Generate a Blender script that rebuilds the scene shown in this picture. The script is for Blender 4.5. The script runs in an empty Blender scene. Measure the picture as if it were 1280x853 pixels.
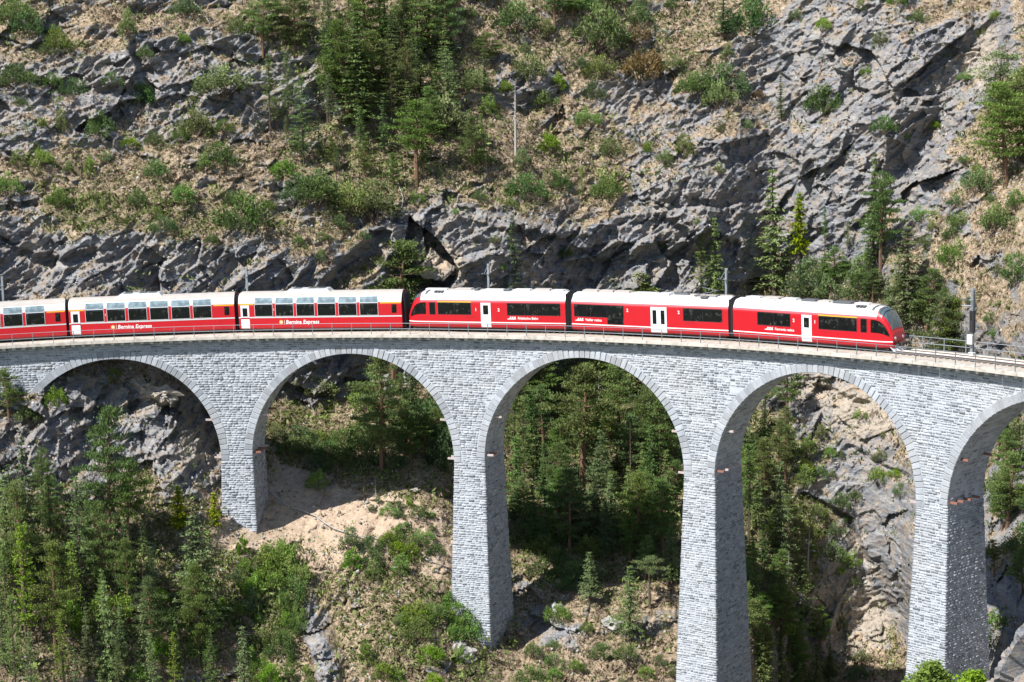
import bpy, math, random
import numpy as np
from math import sin, cos, pi, radians, sqrt, atan2, tan
from mathutils import Vector, Matrix, Quaternion

rng = random.Random(7)
nr = np.random.RandomState(11)
SC = bpy.context.scene
COL = SC.collection

# ------------------------------------------------------------------ camera
CAM = np.array([31.7475, -101.7969, 31.4273])
YAW, PITCH, ROLL, FOC = 0.068899, 0.159646, -0.019498, 2599.5
cf = np.array([sin(YAW)*cos(PITCH), cos(YAW)*cos(PITCH), -sin(PITCH)])
_r = np.array([cos(YAW), -sin(YAW), 0.0]); _u = np.cross(_r, cf)
cr = _r*cos(ROLL)+_u*sin(ROLL); cu = -_r*sin(ROLL)+_u*cos(ROLL)
cd = bpy.data.cameras.new('camera'); camo = bpy.data.objects.new('camera', cd); COL.objects.link(camo)
M = Matrix(((cr[0], cu[0], -cf[0], CAM[0]), (cr[1], cu[1], -cf[1], CAM[1]), (cr[2], cu[2], -cf[2], CAM[2]), (0, 0, 0, 1)))
camo.matrix_world = M
cd.sensor_width = 36; cd.sensor_fit = 'HORIZONTAL'; cd.lens = FOC*36/1280
cd.clip_start = 1; cd.clip_end = 5000
SC.camera = camo

# ------------------------------------------------------------------ light
SUN_AZ = atan2(-0.80, -0.60); SUN_EL = radians(52)
w = bpy.data.worlds.new("World"); SC.world = w; w.use_nodes = True
nt = w.node_tree; bg = nt.nodes['Background']
sk = nt.nodes.new('ShaderNodeTexSky'); sk.sky_type = 'NISHITA'; sk.sun_disc = False
sk.sun_elevation = SUN_EL; sk.sun_rotation = SUN_AZ; sk.altitude = 1000
nt.links.new(sk.outputs[0], bg.inputs[0]); bg.inputs[1].default_value = 0.088
sl = bpy.data.lights.new('sun', 'SUN'); so = bpy.data.objects.new('sun', sl); COL.objects.link(so)
sl.energy = 5.0; sl.angle = radians(0.53); sl.color = (1, 0.965, 0.92)
sd = Vector((sin(SUN_AZ)*cos(SUN_EL), cos(SUN_AZ)*cos(SUN_EL), sin(SUN_EL)))
so.rotation_euler = sd.to_track_quat('Z', 'Y').to_euler()
SC.view_settings.view_transform = 'Standard'; SC.view_settings.look = 'None'
SC.view_settings.exposure = 0.64; SC.view_settings.gamma = 1
SC.cycles.max_bounces = 6; SC.cycles.diffuse_bounces = 1; SC.cycles.transparent_max_bounces = 4

# ------------------------------------------------------------------ helpers
def tag(o, label=None, cat=None, group=None, kind=None):
    if label: o['label'] = label
    if cat: o['category'] = cat
    if group: o['group'] = group
    if kind: o['kind'] = kind
    return o
def link(o, parent=None):
    COL.objects.link(o)
    if parent is not None: o.parent = parent
    return o
def empty(name, loc=(0, 0, 0), rz=0.0):
    o = bpy.data.objects.new(name, None); link(o); o.location = loc; o.rotation_euler = (0, 0, rz)
    o.empty_display_size = 0.5
    return o
class MB:
    def __init__(s): s.v = []; s.f = []; s.t = []
    def box(s, x0, x1, y0, y1, z0, z1, tone=0.5):
        n = len(s.v)
        s.v += [(x0, y0, z0), (x1, y0, z0), (x1, y1, z0), (x0, y1, z0), (x0, y0, z1), (x1, y0, z1), (x1, y1, z1), (x0, y1, z1)]
        s.f += [(n, n+3, n+2, n+1), (n+4, n+5, n+6, n+7), (n, n+1, n+5, n+4), (n+1, n+2, n+6, n+5), (n+2, n+3, n+7, n+6), (n+3, n, n+4, n+7)]
        s.t += [tone]*6
        return s
    def bev(s, x0, x1, y0, y1, z0, z1, b=0.03, tone=0.5):
        """box with its vertical and top edges chamfered"""
        n = len(s.v)
        for z, i in ((z0, 0), (z1-b, 0), (z1, b)):
            s.v += [(x0+b+i, y0+i, z), (x1-b-i, y0+i, z), (x1-i, y0+b+i, z), (x1-i, y1-b-i, z), (x1-b-i, y1-i, z), (x0+b+i, y1-i, z), (x0+i, y1-b-i, z), (x0+i, y0+b+i, z)]
        for k in range(2):
            for j in range(8):
                a = n+k*8+j; c = n+k*8+(j+1) % 8
                s.f.append((a, c, c+8, a+8)); s.t.append(tone)
        s.f.append(tuple(n+16+j for j in range(8))); s.t.append(tone)
        s.f.append(tuple(n+7-j for j in range(8))); s.t.append(tone)
        return s
    def tube(s, pts, rad, seg=6, tone=0.5, cap=True):
        n = len(s.v); P = [Vector(p) for p in pts]; m = len(P)
        if not hasattr(rad, '__len__'): rad = [rad]*m
        up = Vector((0, 0, 1))
        for i in range(m):
            d = (P[min(i+1, m-1)]-P[max(i-1, 0)]).normalized()
            a = d.cross(up)
            if a.length < 1e-3: a = d.cross(Vector((1, 0, 0)))
            a.normalize(); b = a.cross(d)
            for k in range(seg):
                t = 2*pi*k/seg
                s.v.append(tuple(P[i]+(a*cos(t)+b*sin(t))*rad[i]))
        for i in range(m-1):
            for k in range(seg):
                p = n+i*seg+k; q = n+i*seg+(k+1) % seg
                s.f.append((p, q, q+seg, p+seg)); s.t.append(tone)
        if cap:
            s.f.append(tuple(n+k for k in range(seg-1, -1, -1))); s.f.append(tuple(n+(m-1)*seg+k for k in range(seg))); s.t += [tone]*2
        return s
    def quad(s, a, b, c, d, tone=0.5):
        n = len(s.v); s.v += [tuple(a), tuple(b), tuple(c), tuple(d)]; s.f.append((n, n+1, n+2, n+3)); s.t.append(tone); return s
    def mesh(s, name, mat, smooth=False, tone=False):
        me = bpy.data.meshes.new(name); me.from_pydata(s.v, [], s.f)
        if mat: me.materials.append(mat)
        if tone:
            a = me.attributes.new('tone', 'FLOAT', 'FACE'); a.data.foreach_set('value', np.array(s.t, dtype=np.float32))
        if smooth: me.shade_smooth()
        me.update()
        return me
    def build(s, name, mat, parent=None, smooth=False, tone=False):
        return link(bpy.data.objects.new(name, s.mesh(name, mat, smooth, tone)), parent)
def np_mesh(name, V, F, mats=(), attrs=None, smooth=False, fattrs=None):
    """V (n,3), F (m,k) with k = 3 or 4"""
    me = bpy.data.meshes.new(name); k = F.shape[1]
    me.vertices.add(len(V)); me.vertices.foreach_set('co', V.astype(np.float32).ravel())
    me.loops.add(F.size); me.loops.foreach_set('vertex_index', F.astype(np.int32).ravel())
    me.polygons.add(len(F)); me.polygons.foreach_set('loop_start', (np.arange(len(F))*k).astype(np.int32))
    try: me.polygons.foreach_set('loop_total', np.full(len(F), k, np.int32))
    except Exception: pass
    for m in mats: me.materials.append(m)
    for nm, a in (attrs or {}).items():
        at = me.attributes.new(nm, 'FLOAT', 'POINT'); at.data.foreach_set('value', a.astype(np.float32))
    for nm, a in (fattrs or {}).items():
        at = me.attributes.new(nm, 'FLOAT', 'FACE'); at.data.foreach_set('value', a.astype(np.float32))
    me.update(calc_edges=True)
    if smooth: me.shade_smooth()
    return me

# ------------------------------------------------------------------ materials
class NT:
    def __init__(s, name):
        s.m = bpy.data.materials.new(name); s.m.use_nodes = True; s.t = s.m.node_tree
        s.b = s.t.nodes['Principled BSDF']
    def n(s, typ, **kw):
        nd = s.t.nodes.new(typ)
        for k, v in kw.items():
            if k == 'ins':
                for a, b in v.items():
                    if hasattr(b, 'is_output') or isinstance(b, bpy.types.NodeSocket): s.t.links.new(b, nd.inputs[a])
                    else: nd.inputs[a].default_value = b
            else: setattr(nd, k, v)
        return nd
    def noise(s, scale, detail=4, rough=0.55, vec=None, dist=0.0):
        nd = s.n('ShaderNodeTexNoise', ins={'Scale': scale, 'Detail': detail, 'Roughness': rough, 'Distortion': dist})
        if vec is not None: s.t.links.new(vec, nd.inputs['Vector'])
        return nd.outputs['Fac']
    def mix(s, fac, a, b, mode='MIX'):
        nd = s.n('ShaderNodeMix', data_type='RGBA', blend_type=mode)
        for i, v in ((0, fac), (6, a), (7, b)):
            if isinstance(v, bpy.types.NodeSocket): s.t.links.new(v, nd.inputs[i])
            elif i == 0: nd.inputs[0].default_value = v
            else: nd.inputs[i].default_value = (*v, 1) if len(v) == 3 else v
        return nd.outputs[2]
    def math(s, op, a, b=0.0, clamp=False):
        nd = s.n('ShaderNodeMath', operation=op, use_clamp=clamp)
        for i, v in ((0, a), (1, b)):
            if isinstance(v, bpy.types.NodeSocket): s.t.links.new(v, nd.inputs[i])
            else: nd.inputs[i].default_value = v
        return nd.outputs[0]
    def ramp(s, fac, stops):
        nd = s.n('ShaderNodeValToRGB'); s.t.links.new(fac, nd.inputs[0]); e = nd.color_ramp.elements
        while len(e) < len(stops): e.new(0.5)
        for i, (p, c) in enumerate(stops):
            e[i].position = p; e[i].color = (*c, 1) if hasattr(c, '__len__') else (c, c, c, 1)
        return nd.outputs[0]
    def attr(s, name): return s.n('ShaderNodeAttribute', attribute_name=name).outputs['Fac']
    def pos(s, scale=(1, 1, 1), rot=(0, 0, 0)):
        g = s.n('ShaderNodeNewGeometry'); mp = s.n('ShaderNodeMapping', ins={'Vector': g.outputs['Position'], 'Scale': scale, 'Rotation': rot}); return mp.outputs[0]
    def obj(s): return s.n('ShaderNodeTexCoord').outputs['Object']
    def bump(s, h, strength=0.5, dist=0.05):
        nd = s.n('ShaderNodeBump', ins={'Height': h, 'Strength': strength, 'Distance': dist}); s.t.links.new(nd.outputs[0], s.b.inputs['Normal'])
    def set(s, col=None, rough=0.7, metal=0.0, spec=None):
        if isinstance(col, bpy.types.NodeSocket): s.t.links.new(col, s.b.inputs['Base Color'])
        elif col is not None: s.b.inputs['Base Color'].default_value = (*col, 1)
        if isinstance(rough, bpy.types.NodeSocket): s.t.links.new(rough, s.b.inputs['Roughness'])
        else: s.b.inputs['Roughness'].default_value = rough
        s.b.inputs['Metallic'].default_value = metal
        if spec is not None: s.b.inputs['Specular IOR Level'].default_value = spec
        return s
def simple(name, col, rough=0.6, metal=0.0, var=0.12, scale=3.0, coat=0.0, spec=None):
    m = NT(name); v = m.noise(scale, 5, 0.6, m.obj())
    c = m.mix(v, tuple(x*(1-var) for x in col), tuple(min(1, x*(1+var)) for x in col))
    m.set(c, rough, metal, spec); m.b.inputs['Coat Weight'].default_value = coat
    return m.m
def mat_rockground():
    m = NT('mountainside'); P = m.pos(); R = m.attr('rock'); G = m.attr('green'); T = m.attr('tan'); U = m.attr('up')
    st = m.pos((0.25, 0.25, 1.6), (0.0, 0.62, 0.35))
    n1 = m.noise(1.1, 8, 0.68, st, 0.6); n2 = m.noise(0.16, 5, 0.6, P); n3 = m.noise(3.1, 6, 0.7, P, 0.3); n4 = m.noise(0.5, 6, 0.65, P, 0.5)
    rock = m.ramp(n1, [(0.32, (0.092, 0.100, 0.118)), (0.44, (0.170, 0.180, 0.205)), (0.55, (0.258, 0.265, 0.282)), (0.68, (0.41, 0.405, 0.39))])
    rock = m.mix(m.ramp(n2, [(0.42, 0.0), (0.62, 0.55)]), rock, m.ramp(n3, [(0.35, (0.16, 0.155, 0.155)), (0.65, (0.38, 0.365, 0.34))]))
    # thin dark seams between strata
    seam = m.ramp(m.noise(2.0, 7, 0.62, st, 1.2), [(0.46, 0.0), (0.495, 0.75), (0.53, 0.0)])
    rock = m.mix(seam, rock, (0.075, 0.075, 0.078))
    rock = m.mix(m.ramp(m.noise(0.8, 6, 0.7, P, 0.8), [(0.47, 0.0), (0.62, 0.8)]), rock, (0.315, 0.255, 0.195))
    lich = m.ramp(m.noise(5.0, 5, 0.7, P), [(0.56, 0.0), (0.68, 0.6)])
    rock = m.mix(m.math('MULTIPLY', lich, U), rock, (0.30, 0.29, 0.17))
    tanrock = m.ramp(n3, [(0.28, (0.19, 0.16, 0.125)), (0.5, (0.38, 0.325, 0.26)), (0.75, (0.55, 0.49, 0.41))])
    rock = m.mix(m.ramp(m.math('ADD', T, m.math('MULTIPLY', m.math('SUBTRACT', n4, 0.5), 1.2)), [(0.42, 0.0), (0.62, 0.9)]), rock, tanrock)
    gn = m.noise(2.2, 7, 0.75, P, 0.4); gn2 = m.noise(9.0, 4, 0.7, P)
    dry = m.ramp(gn, [(0.34, (0.075, 0.068, 0.038)), (0.44, (0.185, 0.145, 0.090)), (0.54, (0.345, 0.262, 0.180)), (0.68, (0.55, 0.445, 0.335))])
    soil = m.ramp(gn, [(0.3, (0.30, 0.215, 0.150)), (0.55, (0.48, 0.37, 0.27)), (0.8, (0.60, 0.50, 0.39))])
    grn = m.ramp(gn2, [(0.3, (0.035, 0.050, 0.014)), (0.5, (0.105, 0.125, 0.035)), (0.75, (0.21, 0.225, 0.075))])
    gmix = m.ramp(m.math('ADD', m.math('MULTIPLY', G, 0.55), m.math('MULTIPLY', m.math('SUBTRACT', m.noise(1.6, 7, 0.75, P, 0.5), 0.5), 2.6)), [(0.25, 0.0), (0.75, 0.8)])
    gr = m.mix(gmix, m.mix(m.ramp(T, [(0.4, 0.0), (0.7, 1.0)]), dry, soil), grn)
    rn = m.math('ADD', m.math('MULTIPLY', m.math('SUBTRACT', m.noise(0.55, 8, 0.74, P, 0.6), 0.5), 2.1), m.math('MULTIPLY', m.math('SUBTRACT', m.noise(4.0, 5, 0.7, P, 0.2), 0.5), 0.9))
    rmix = m.ramp(m.math('ADD', R, rn), [(0.40, 0.0), (0.50, 1.0)])
    m.set(m.mix(rmix, gr, rock), 0.93, spec=0.2)
    h = m.math('ADD', m.math('MULTIPLY', n1, 0.9), m.math('ADD', m.math('MULTIPLY', n3, 0.5), m.math('MULTIPLY', gn2, 0.25)))
    m.bump(h, 0.75, 0.25)
    return m.m
def mat_stone(name, base=(0.43, 0.462, 0.505), lo=0.46, hi=1.26):
    m = NT(name); t = m.attr('tone'); P = m.pos()
    c = m.ramp(t, [(0.0, tuple(b*lo for b in base)), (0.25, tuple(b*0.82 for b in base)), (0.7, base), (1.0, tuple(min(.8, b*hi) for b in base))])
    n = m.noise(4.5, 6, 0.7, P)
    c = m.mix(m.ramp(n, [(0.3, 0.0), (0.7, 1.0)]), m.mix(0.38, c, (0.15, 0.155, 0.165)), c)
    big = m.noise(0.25, 4, 0.6, P)
    c = m.mix(m.ramp(big, [(0.45, 0.0), (0.7, 0.28)]), c, (0.40, 0.375, 0.33))
    streak = m.noise(1.0, 5, 0.6, m.pos((1.6, 1.6, 0.10)))
    c = m.mix(m.ramp(streak, [(0.52, 0.0), (0.72, 0.38)]), c, (0.19, 0.20, 0.215))
    m.set(c, 0.9, spec=0.25)
    m.bump(m.noise(14, 5, 0.7, P), 0.8, 0.03)
    return m.m
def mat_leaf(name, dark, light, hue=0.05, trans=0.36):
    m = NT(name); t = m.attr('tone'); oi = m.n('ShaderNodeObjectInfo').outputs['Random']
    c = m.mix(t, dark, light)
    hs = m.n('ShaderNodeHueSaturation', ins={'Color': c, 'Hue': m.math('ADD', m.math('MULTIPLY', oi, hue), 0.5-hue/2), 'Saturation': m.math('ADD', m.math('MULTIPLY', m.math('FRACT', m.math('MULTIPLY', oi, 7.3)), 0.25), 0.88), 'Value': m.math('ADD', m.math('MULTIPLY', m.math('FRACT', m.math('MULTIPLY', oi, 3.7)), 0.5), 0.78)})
    m.set(hs.outputs[0], 0.65, spec=0.25)
    tr = m.n('ShaderNodeBsdfTranslucent'); m.t.links.new(hs.outputs[0], tr.inputs[0])
    mx = m.n('ShaderNodeMixShader', ins={0: trans}); m.t.links.new(m.b.outputs[0], mx.inputs[1]); m.t.links.new(tr.outputs[0], mx.inputs[2])
    m.t.links.new(mx.outputs[0], m.t.nodes['Material Output'].inputs[0])
    return m.m
def mat_bark(name, a, b):
    m = NT(name); P = m.n('ShaderNodeMapping', ins={'Vector': m.obj(), 'Scale': (6, 6, 1.2)}).outputs[0]
    n = m.noise(2.0, 6, 0.7, P); m.set(m.mix(n, a, b), 0.95, spec=0.1); m.bump(n, 0.7, 0.03); return m.m
M = {}
M['ground'] = mat_rockground()
M['stone'] = mat_stone('ashlar_stone')
M['ring'] = mat_stone('ring_stone', (0.435, 0.467, 0.51), 0.52, 1.2)
M['mortar'] = simple('mortar', (0.44, 0.468, 0.505), 0.95, var=0.3, scale=2)
def mat_coping():
    m = NT('coping'); P = m.pos(); n = m.noise(1.2, 6, 0.7, P); m.set(m.ramp(n, [(0.3, (0.33, 0.30, 0.26)), (0.55, (0.56, 0.52, 0.46)), (0.8, (0.66, 0.63, 0.57))]), 0.9); m.bump(m.noise(12, 4, 0.6, P), 0.4, 0.02); return m.m
M['coping'] = mat_coping()
def mat_ballast():
    m = NT('ballast'); P = m.pos(); v = m.n('ShaderNodeTexVoronoi', ins={'Scale': 11.0, 'Vector': P})
    m.set(m.mix(m.noise(5, 5, 0.7, P), m.mix(v.outputs['Color'], (0.25, 0.21, 0.17), (0.40, 0.35, 0.29)), (0.52, 0.47, 0.40)), 0.95); m.bump(v.outputs['Distance'], 0.8, 0.05); return m.m
M['ballast'] = mat_ballast()
M['concrete'] = simple('pale_concrete', (0.62, 0.62, 0.60), 0.85, var=0.15, scale=2)
M['rail'] = simple('rail_steel', (0.16, 0.11, 0.08), 0.55, 0.4, 0.3, 4)
M['galv'] = simple('galvanised_steel', (0.36, 0.40, 0.43), 0.45, 0.5, 0.15, 5)
M['fence'] = simple('grey_steel_tube', (0.22, 0.26, 0.29), 0.5, 0.4, 0.2, 5)
M['rust'] = simple('painted_rail_stub', (0.26, 0.12, 0.09), 0.8, 0.1, 0.5, 6)
M['stub'] = simple('pale_steel_stub', (0.52, 0.44, 0.42), 0.7, 0.2, 0.4, 6)
M['sleeper'] = simple('sleeper', (0.12, 0.09, 0.07), 0.9, 0, 0.3, 4)
M['red'] = simple('carriage_red', (0.50, 0.007, 0.017), 0.32, 0, 0.10, 0.8, coat=0.25)
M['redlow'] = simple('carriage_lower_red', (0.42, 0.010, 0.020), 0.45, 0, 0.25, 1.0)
M['pink'] = simple('pink_red_band', (0.62, 0.10, 0.12), 0.5, 0, 0.15, 2)  # paler pink strip between the red side and the white roof
M['white'] = simple('roof_white', (0.60, 0.60, 0.595), 0.5, 0, 0.22, 0.9)
M['greyroof'] = simple('dusty_roof_grey', (0.40, 0.37, 0.34), 0.8, 0, 0.18, 1.2)
M['unit'] = simple('roof_unit_grey', (0.47, 0.49, 0.50), 0.5, 0.1, 0.12)
M['silver'] = simple('silver_strip', (0.66, 0.68, 0.70), 0.4, 0.2, 0.06)
M['dark'] = simple('dark_rubber', (0.022, 0.022, 0.026), 0.8, 0, 0.3, 5)
M['under'] = simple('underframe_grime', (0.045, 0.038, 0.034), 0.85, 0, 0.4, 5)
M['yellow'] = simple('first_class_yellow', (0.80, 0.42, 0.02), 0.5, 0, 0.05)
M['orange'] = simple('emblem_orange', (0.85, 0.40, 0.10), 0.5, 0, 0.05)
M['text'] = simple('lettering_white', (0.82, 0.80, 0.78), 0.5, 0, 0.03)
M['door'] = simple('door_white', (0.74, 0.76, 0.78), 0.4, 0, 0.05)
M['doorgrey'] = simple('door_grey', (0.50, 0.54, 0.58), 0.4, 0, 0.05)
M['grille'] = simple('roof_equipment', (0.12, 0.13, 0.14), 0.6, 0.4, 0.3, 5)
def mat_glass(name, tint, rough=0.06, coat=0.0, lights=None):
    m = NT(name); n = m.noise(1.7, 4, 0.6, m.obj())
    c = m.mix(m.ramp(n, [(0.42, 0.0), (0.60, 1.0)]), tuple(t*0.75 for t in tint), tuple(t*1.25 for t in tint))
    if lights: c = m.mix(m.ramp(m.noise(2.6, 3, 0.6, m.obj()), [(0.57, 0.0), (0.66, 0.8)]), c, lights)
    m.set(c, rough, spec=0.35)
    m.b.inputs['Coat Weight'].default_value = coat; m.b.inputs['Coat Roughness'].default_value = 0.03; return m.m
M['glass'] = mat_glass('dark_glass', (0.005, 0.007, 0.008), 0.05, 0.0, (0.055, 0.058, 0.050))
M['roofglass'] = mat_glass('sky_tone_roof_glass', (0.20, 0.27, 0.30), 0.12, 0.6)  # pale teal base colour paints the sky's reflection into the curved upper panes
M['screen'] = mat_glass('windscreen_glass', (0.075, 0.115, 0.135), 0.05, 0.6)
M['seat'] = simple('seat_cloth', (0.10, 0.09, 0.10), 0.9, 0, 0.3)
M['bark'] = mat_bark('bark_grey_brown', (0.06, 0.045, 0.035), (0.19, 0.145, 0.115))
M['barkred'] = mat_bark('bark_reddish', (0.10, 0.055, 0.035), (0.27, 0.17, 0.115))
M['barkdead'] = mat_bark('bark_dead_grey', (0.28, 0.26, 0.235), (0.52, 0.49, 0.45))
M['barkpale'] = mat_bark('bark_birch', (0.42, 0.42, 0.40), (0.70, 0.70, 0.66))
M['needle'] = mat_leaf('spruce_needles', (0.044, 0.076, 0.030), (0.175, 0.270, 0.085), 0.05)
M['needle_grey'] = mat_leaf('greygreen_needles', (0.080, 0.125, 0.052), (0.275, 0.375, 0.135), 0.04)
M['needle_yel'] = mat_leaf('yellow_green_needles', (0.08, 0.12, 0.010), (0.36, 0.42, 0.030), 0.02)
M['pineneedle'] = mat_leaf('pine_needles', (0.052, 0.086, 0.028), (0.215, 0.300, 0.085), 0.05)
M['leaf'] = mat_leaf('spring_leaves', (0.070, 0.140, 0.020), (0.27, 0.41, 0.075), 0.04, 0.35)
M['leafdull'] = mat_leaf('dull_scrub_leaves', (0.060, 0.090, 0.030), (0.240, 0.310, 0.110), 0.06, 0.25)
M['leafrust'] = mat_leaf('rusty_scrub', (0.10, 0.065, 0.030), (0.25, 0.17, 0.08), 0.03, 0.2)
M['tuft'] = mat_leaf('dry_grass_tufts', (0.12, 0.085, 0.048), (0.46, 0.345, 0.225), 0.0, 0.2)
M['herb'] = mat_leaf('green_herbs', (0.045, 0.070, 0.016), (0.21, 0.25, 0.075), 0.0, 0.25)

# ------------------------------------------------------------------ numpy noise
def _h(ix, iy, iz, s):
    h = (ix.astype(np.int64)*374761393 + iy.astype(np.int64)*668265263 + iz.astype(np.int64)*2147483647 + s*1274126177) & 0xffffffff
    h = ((h ^ (h >> 13))*1274126177) & 0xffffffff
    h = ((h ^ (h >> 16))*2246822519) & 0xffffffff
    return h ^ (h >> 15)
def hf(ix, iy, iz, s): return (_h(ix, iy, iz, s) & 0xffffff)/float(0xffffff)
def vnoise(P, s=0):
    I = np.floor(P).astype(np.int64); F = P-I; U = F*F*F*(F*(F*6-15)+10)
    out = 0
    for dx in (0, 1):
        wx = U[..., 0] if dx else 1-U[..., 0]
        for dy in (0, 1):
            wy = U[..., 1] if dy else 1-U[..., 1]
            for dz in (0, 1):
                wz = U[..., 2] if dz else 1-U[..., 2]
                out = out + wx*wy*wz*hf(I[..., 0]+dx, I[..., 1]+dy, I[..., 2]+dz, s)
    return out*2-1
def fbm(P, oct=4, gain=0.5, s=0):
    a = 1.0; o = 0; n = 0
    for k in range(oct):
        o = o+a*vnoise(P, s+k*17); n += a; a *= gain; P = P*2.03+3.7
    return o/n
def facet(P, s=0, tilt=0.9):
    """blocky height: every cell is a tilted plane; returns (height, edge distance)"""
    I = np.floor(P).astype(np.int64); b1 = np.full(P.shape[:-1], 9.0); b2 = b1.copy(); ht = np.zeros(P.shape[:-1])
    for dx in (-1, 0, 1):
        for dy in (-1, 0, 1):
            for dz in (-1, 0, 1):
                cx, cy, cz = I[..., 0]+dx, I[..., 1]+dy, I[..., 2]+dz
                D = np.stack([cx+hf(cx, cy, cz, s), cy+hf(cx, cy, cz, s+1), cz+hf(cx, cy, cz, s+2)], -1)-P
                d = np.sqrt((D**2).sum(-1))
                h = hf(cx, cy, cz, s+3)*1.0 + (D[..., 0]*(hf(cx, cy, cz, s+4)-.5)+D[..., 1]*(hf(cx, cy, cz, s+5)-.5)+D[..., 2]*(hf(cx, cy, cz, s+6)-.35))*2*tilt
                c = d < b1
                b2 = np.where(c, b1, np.minimum(b2, d)); ht = np.where(c, h, ht); b1 = np.where(c, d, b1)
    return ht-0.5, b2-b1

# ------------------------------------------------------------------ viaduct curve
R0 = 101.1838; PH0 = -0.047485; DP = 0.236807; SLOPE = 0.02251
RF = 99.027; BF = 0.0440; TT = 4.055; ZC = 1.69; RA = 10.0; HW = 1.56; BA = 0.0281
SPR = ZC+RA
def zdk(ph): return SLOPE*R0*ph
def PT(ph, r, z): return (r*sin(ph), r*cos(ph), z)
def pc(i): return PH0+i*DP

# ------------------------------------------------------------------ mountainside
def px_ray(x, y):
    v = cf*FOC+cr*(x-640)-cu*(y-426.5)
    return atan2(v[0], v[1]), v[2]/math.hypot(v[0], v[1])
CP = []
def row(y, d):
    for x, r in d.items(): CP.append((x, y, r))
row(-220, {-500: 262, -100: 270, 300: 276, 700: 290, 1000: 288, 1300: 275, 1700: 250})
row(0, {-500: 232, -150: 240, 0: 246, 200: 247, 400: 250, 600: 256, 800: 262, 900: 264, 960: 268, 1020: 261, 1130: 253, 1190: 257, 1230: 256, 1280: 246, 1450: 232, 1800: 205})
row(100, {-150: 232, 0: 236, 200: 238, 400: 242, 500: 244, 600: 246, 700: 252, 800: 254, 900: 254, 960: 260, 1020: 250, 1130: 245, 1190: 249, 1240: 244, 1280: 238})
row(190, {-500: 218, -150: 225, 0: 229, 200: 230, 400: 234, 500: 236, 600: 238, 740: 246, 860: 245, 920: 244, 965: 254, 1020: 243, 1100: 241, 1150: 240, 1280: 230, 1450: 215})
row(270, {0: 219.5, 200: 220.5, 330: 222, 400: 224, 500: 226, 600: 229, 740: 238, 860: 236, 920: 237, 965: 248, 1020: 239, 1130: 235, 1200: 229, 1280: 220})
row(340, {-500: 208, -150: 214, 0: 216.5, 200: 217, 400: 219, 480: 223, 600: 226, 740: 236, 860: 236, 965: 243, 1050: 235, 1130: 230, 1200: 222, 1280: 212, 1450: 196, 1800: 165})
row(400, {0: 213.5, 200: 213.5, 400: 217, 500: 223, 600: 226, 700: 237, 860: 238, 960: 238, 1100: 228, 1200: 217, 1280: 208})
row(440, {-500: 203, 1450: 172, 1800: 150})
row(480, {-500: 196, -150: 201, 20: 204, 60: 203.4, 1450: 166})
CP += [(636, 378, 224), (636, 405, 221.5), (880, 388, 232.5), (880, 410, 231)]
CP += [(150, 478, 203.6), (200, 482, 203.4), (150, 461, 209.5), (230, 466, 211.0), (240, 510, 203.0), (250, 600, 200.3), (0, 560, 198), (0, 700, 188), (0, 853, 178),
       (150, 560, 202.3), (150, 640, 196), (150, 750, 188.5), (150, 853, 181), (300, 640, 200), (300, 750, 192.5), (300, 853, 186),
       (331, 600, 205), (330, 520, 214), (330, 470, 219), (440, 600, 206.5), (440, 640, 201.5), (440, 560, 212), (440, 530, 217), (440, 500, 221), (440, 450, 224),
       (440, 750, 192.5), (440, 853, 185), (550, 650, 200), (550, 600, 206), (550, 540, 216), (550, 470, 226), (564, 745, 191.7), (540, 853, 184),
       (612, 812, 189.3), (645, 785, 196), (600, 853, 185.5), (700, 800, 192), (760, 853, 187), (700, 720, 202), (720, 650, 213), (740, 550, 227), (740, 450, 239),
       (640, 640, 214), (640, 500, 233), (840, 450, 238), (840, 550, 226), (840, 650, 212), (840, 740, 200), (830, 853, 188),
       (940, 853, 193), (940, 750, 203), (940, 650, 214), (940, 550, 225), (940, 480, 235), (1000, 480, 230), (1050, 853, 218.5), (1050, 750, 219.5), (1050, 650, 221.5), (1050, 560, 224), (1050, 480, 228),
       (1140, 480, 225), (1135, 560, 220), (1130, 650, 218), (1130, 750, 216), (1130, 853, 215), (1240, 500, 212), (1240, 600, 203), (1240, 700, 191), (1240, 780, 182), (1235, 853, 175),
       (1290, 550, 203), (1290, 650, 191), (1290, 720, 183), (1290, 853, 170),
       (-150, 640, 190), (-150, 853, 174), (-500, 640, 185), (-500, 853, 168), (1450, 600, 160), (1450, 853, 150), (1800, 600, 135), (1800, 853, 120)]
row(1000, {-400: 155, 0: 166, 300: 174, 600: 175, 900: 184, 1060: 217, 1140: 213, 1290: 158, 1700: 120})
row(1320, {-400: 135, 100: 145, 600: 148, 1100: 142, 1500: 115})
K = []
for x, y, d in CP:
    th, te = px_ray(x, y); K.append((th*200, CAM[2]+te*d, d))
K = np.array(K)
def tps(r2): return np.where(r2 > 1e-9, 0.5*r2*np.log(np.maximum(r2, 1e-9)), 0)
n = len(K); D2 = ((K[:, None, :2]-K[None, :, :2])**2).sum(-1)
A = np.zeros((n+3, n+3)); A[:n, :n] = tps(D2)+np.eye(n)*25; A[:n, n] = 1; A[:n, n+1:] = K[:, :2]; A[n:, :n] = A[:n, n:].T
W = np.linalg.solve(A, np.concatenate([K[:, 2], np.zeros(3)]))
def base_r(T, Z):
    X = np.stack([T*200, Z], -1).reshape(-1, 2); out = np.zeros(len(X))
    for i in range(0, len(X), 4000):
        x = X[i:i+4000]; r2 = ((x[:, None, :]-K[None, :, :2])**2).sum(-1); out[i:i+4000] = tps(r2)@W[:n]+W[n]+x@W[n+1:]
    return out.reshape(T.shape)
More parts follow.
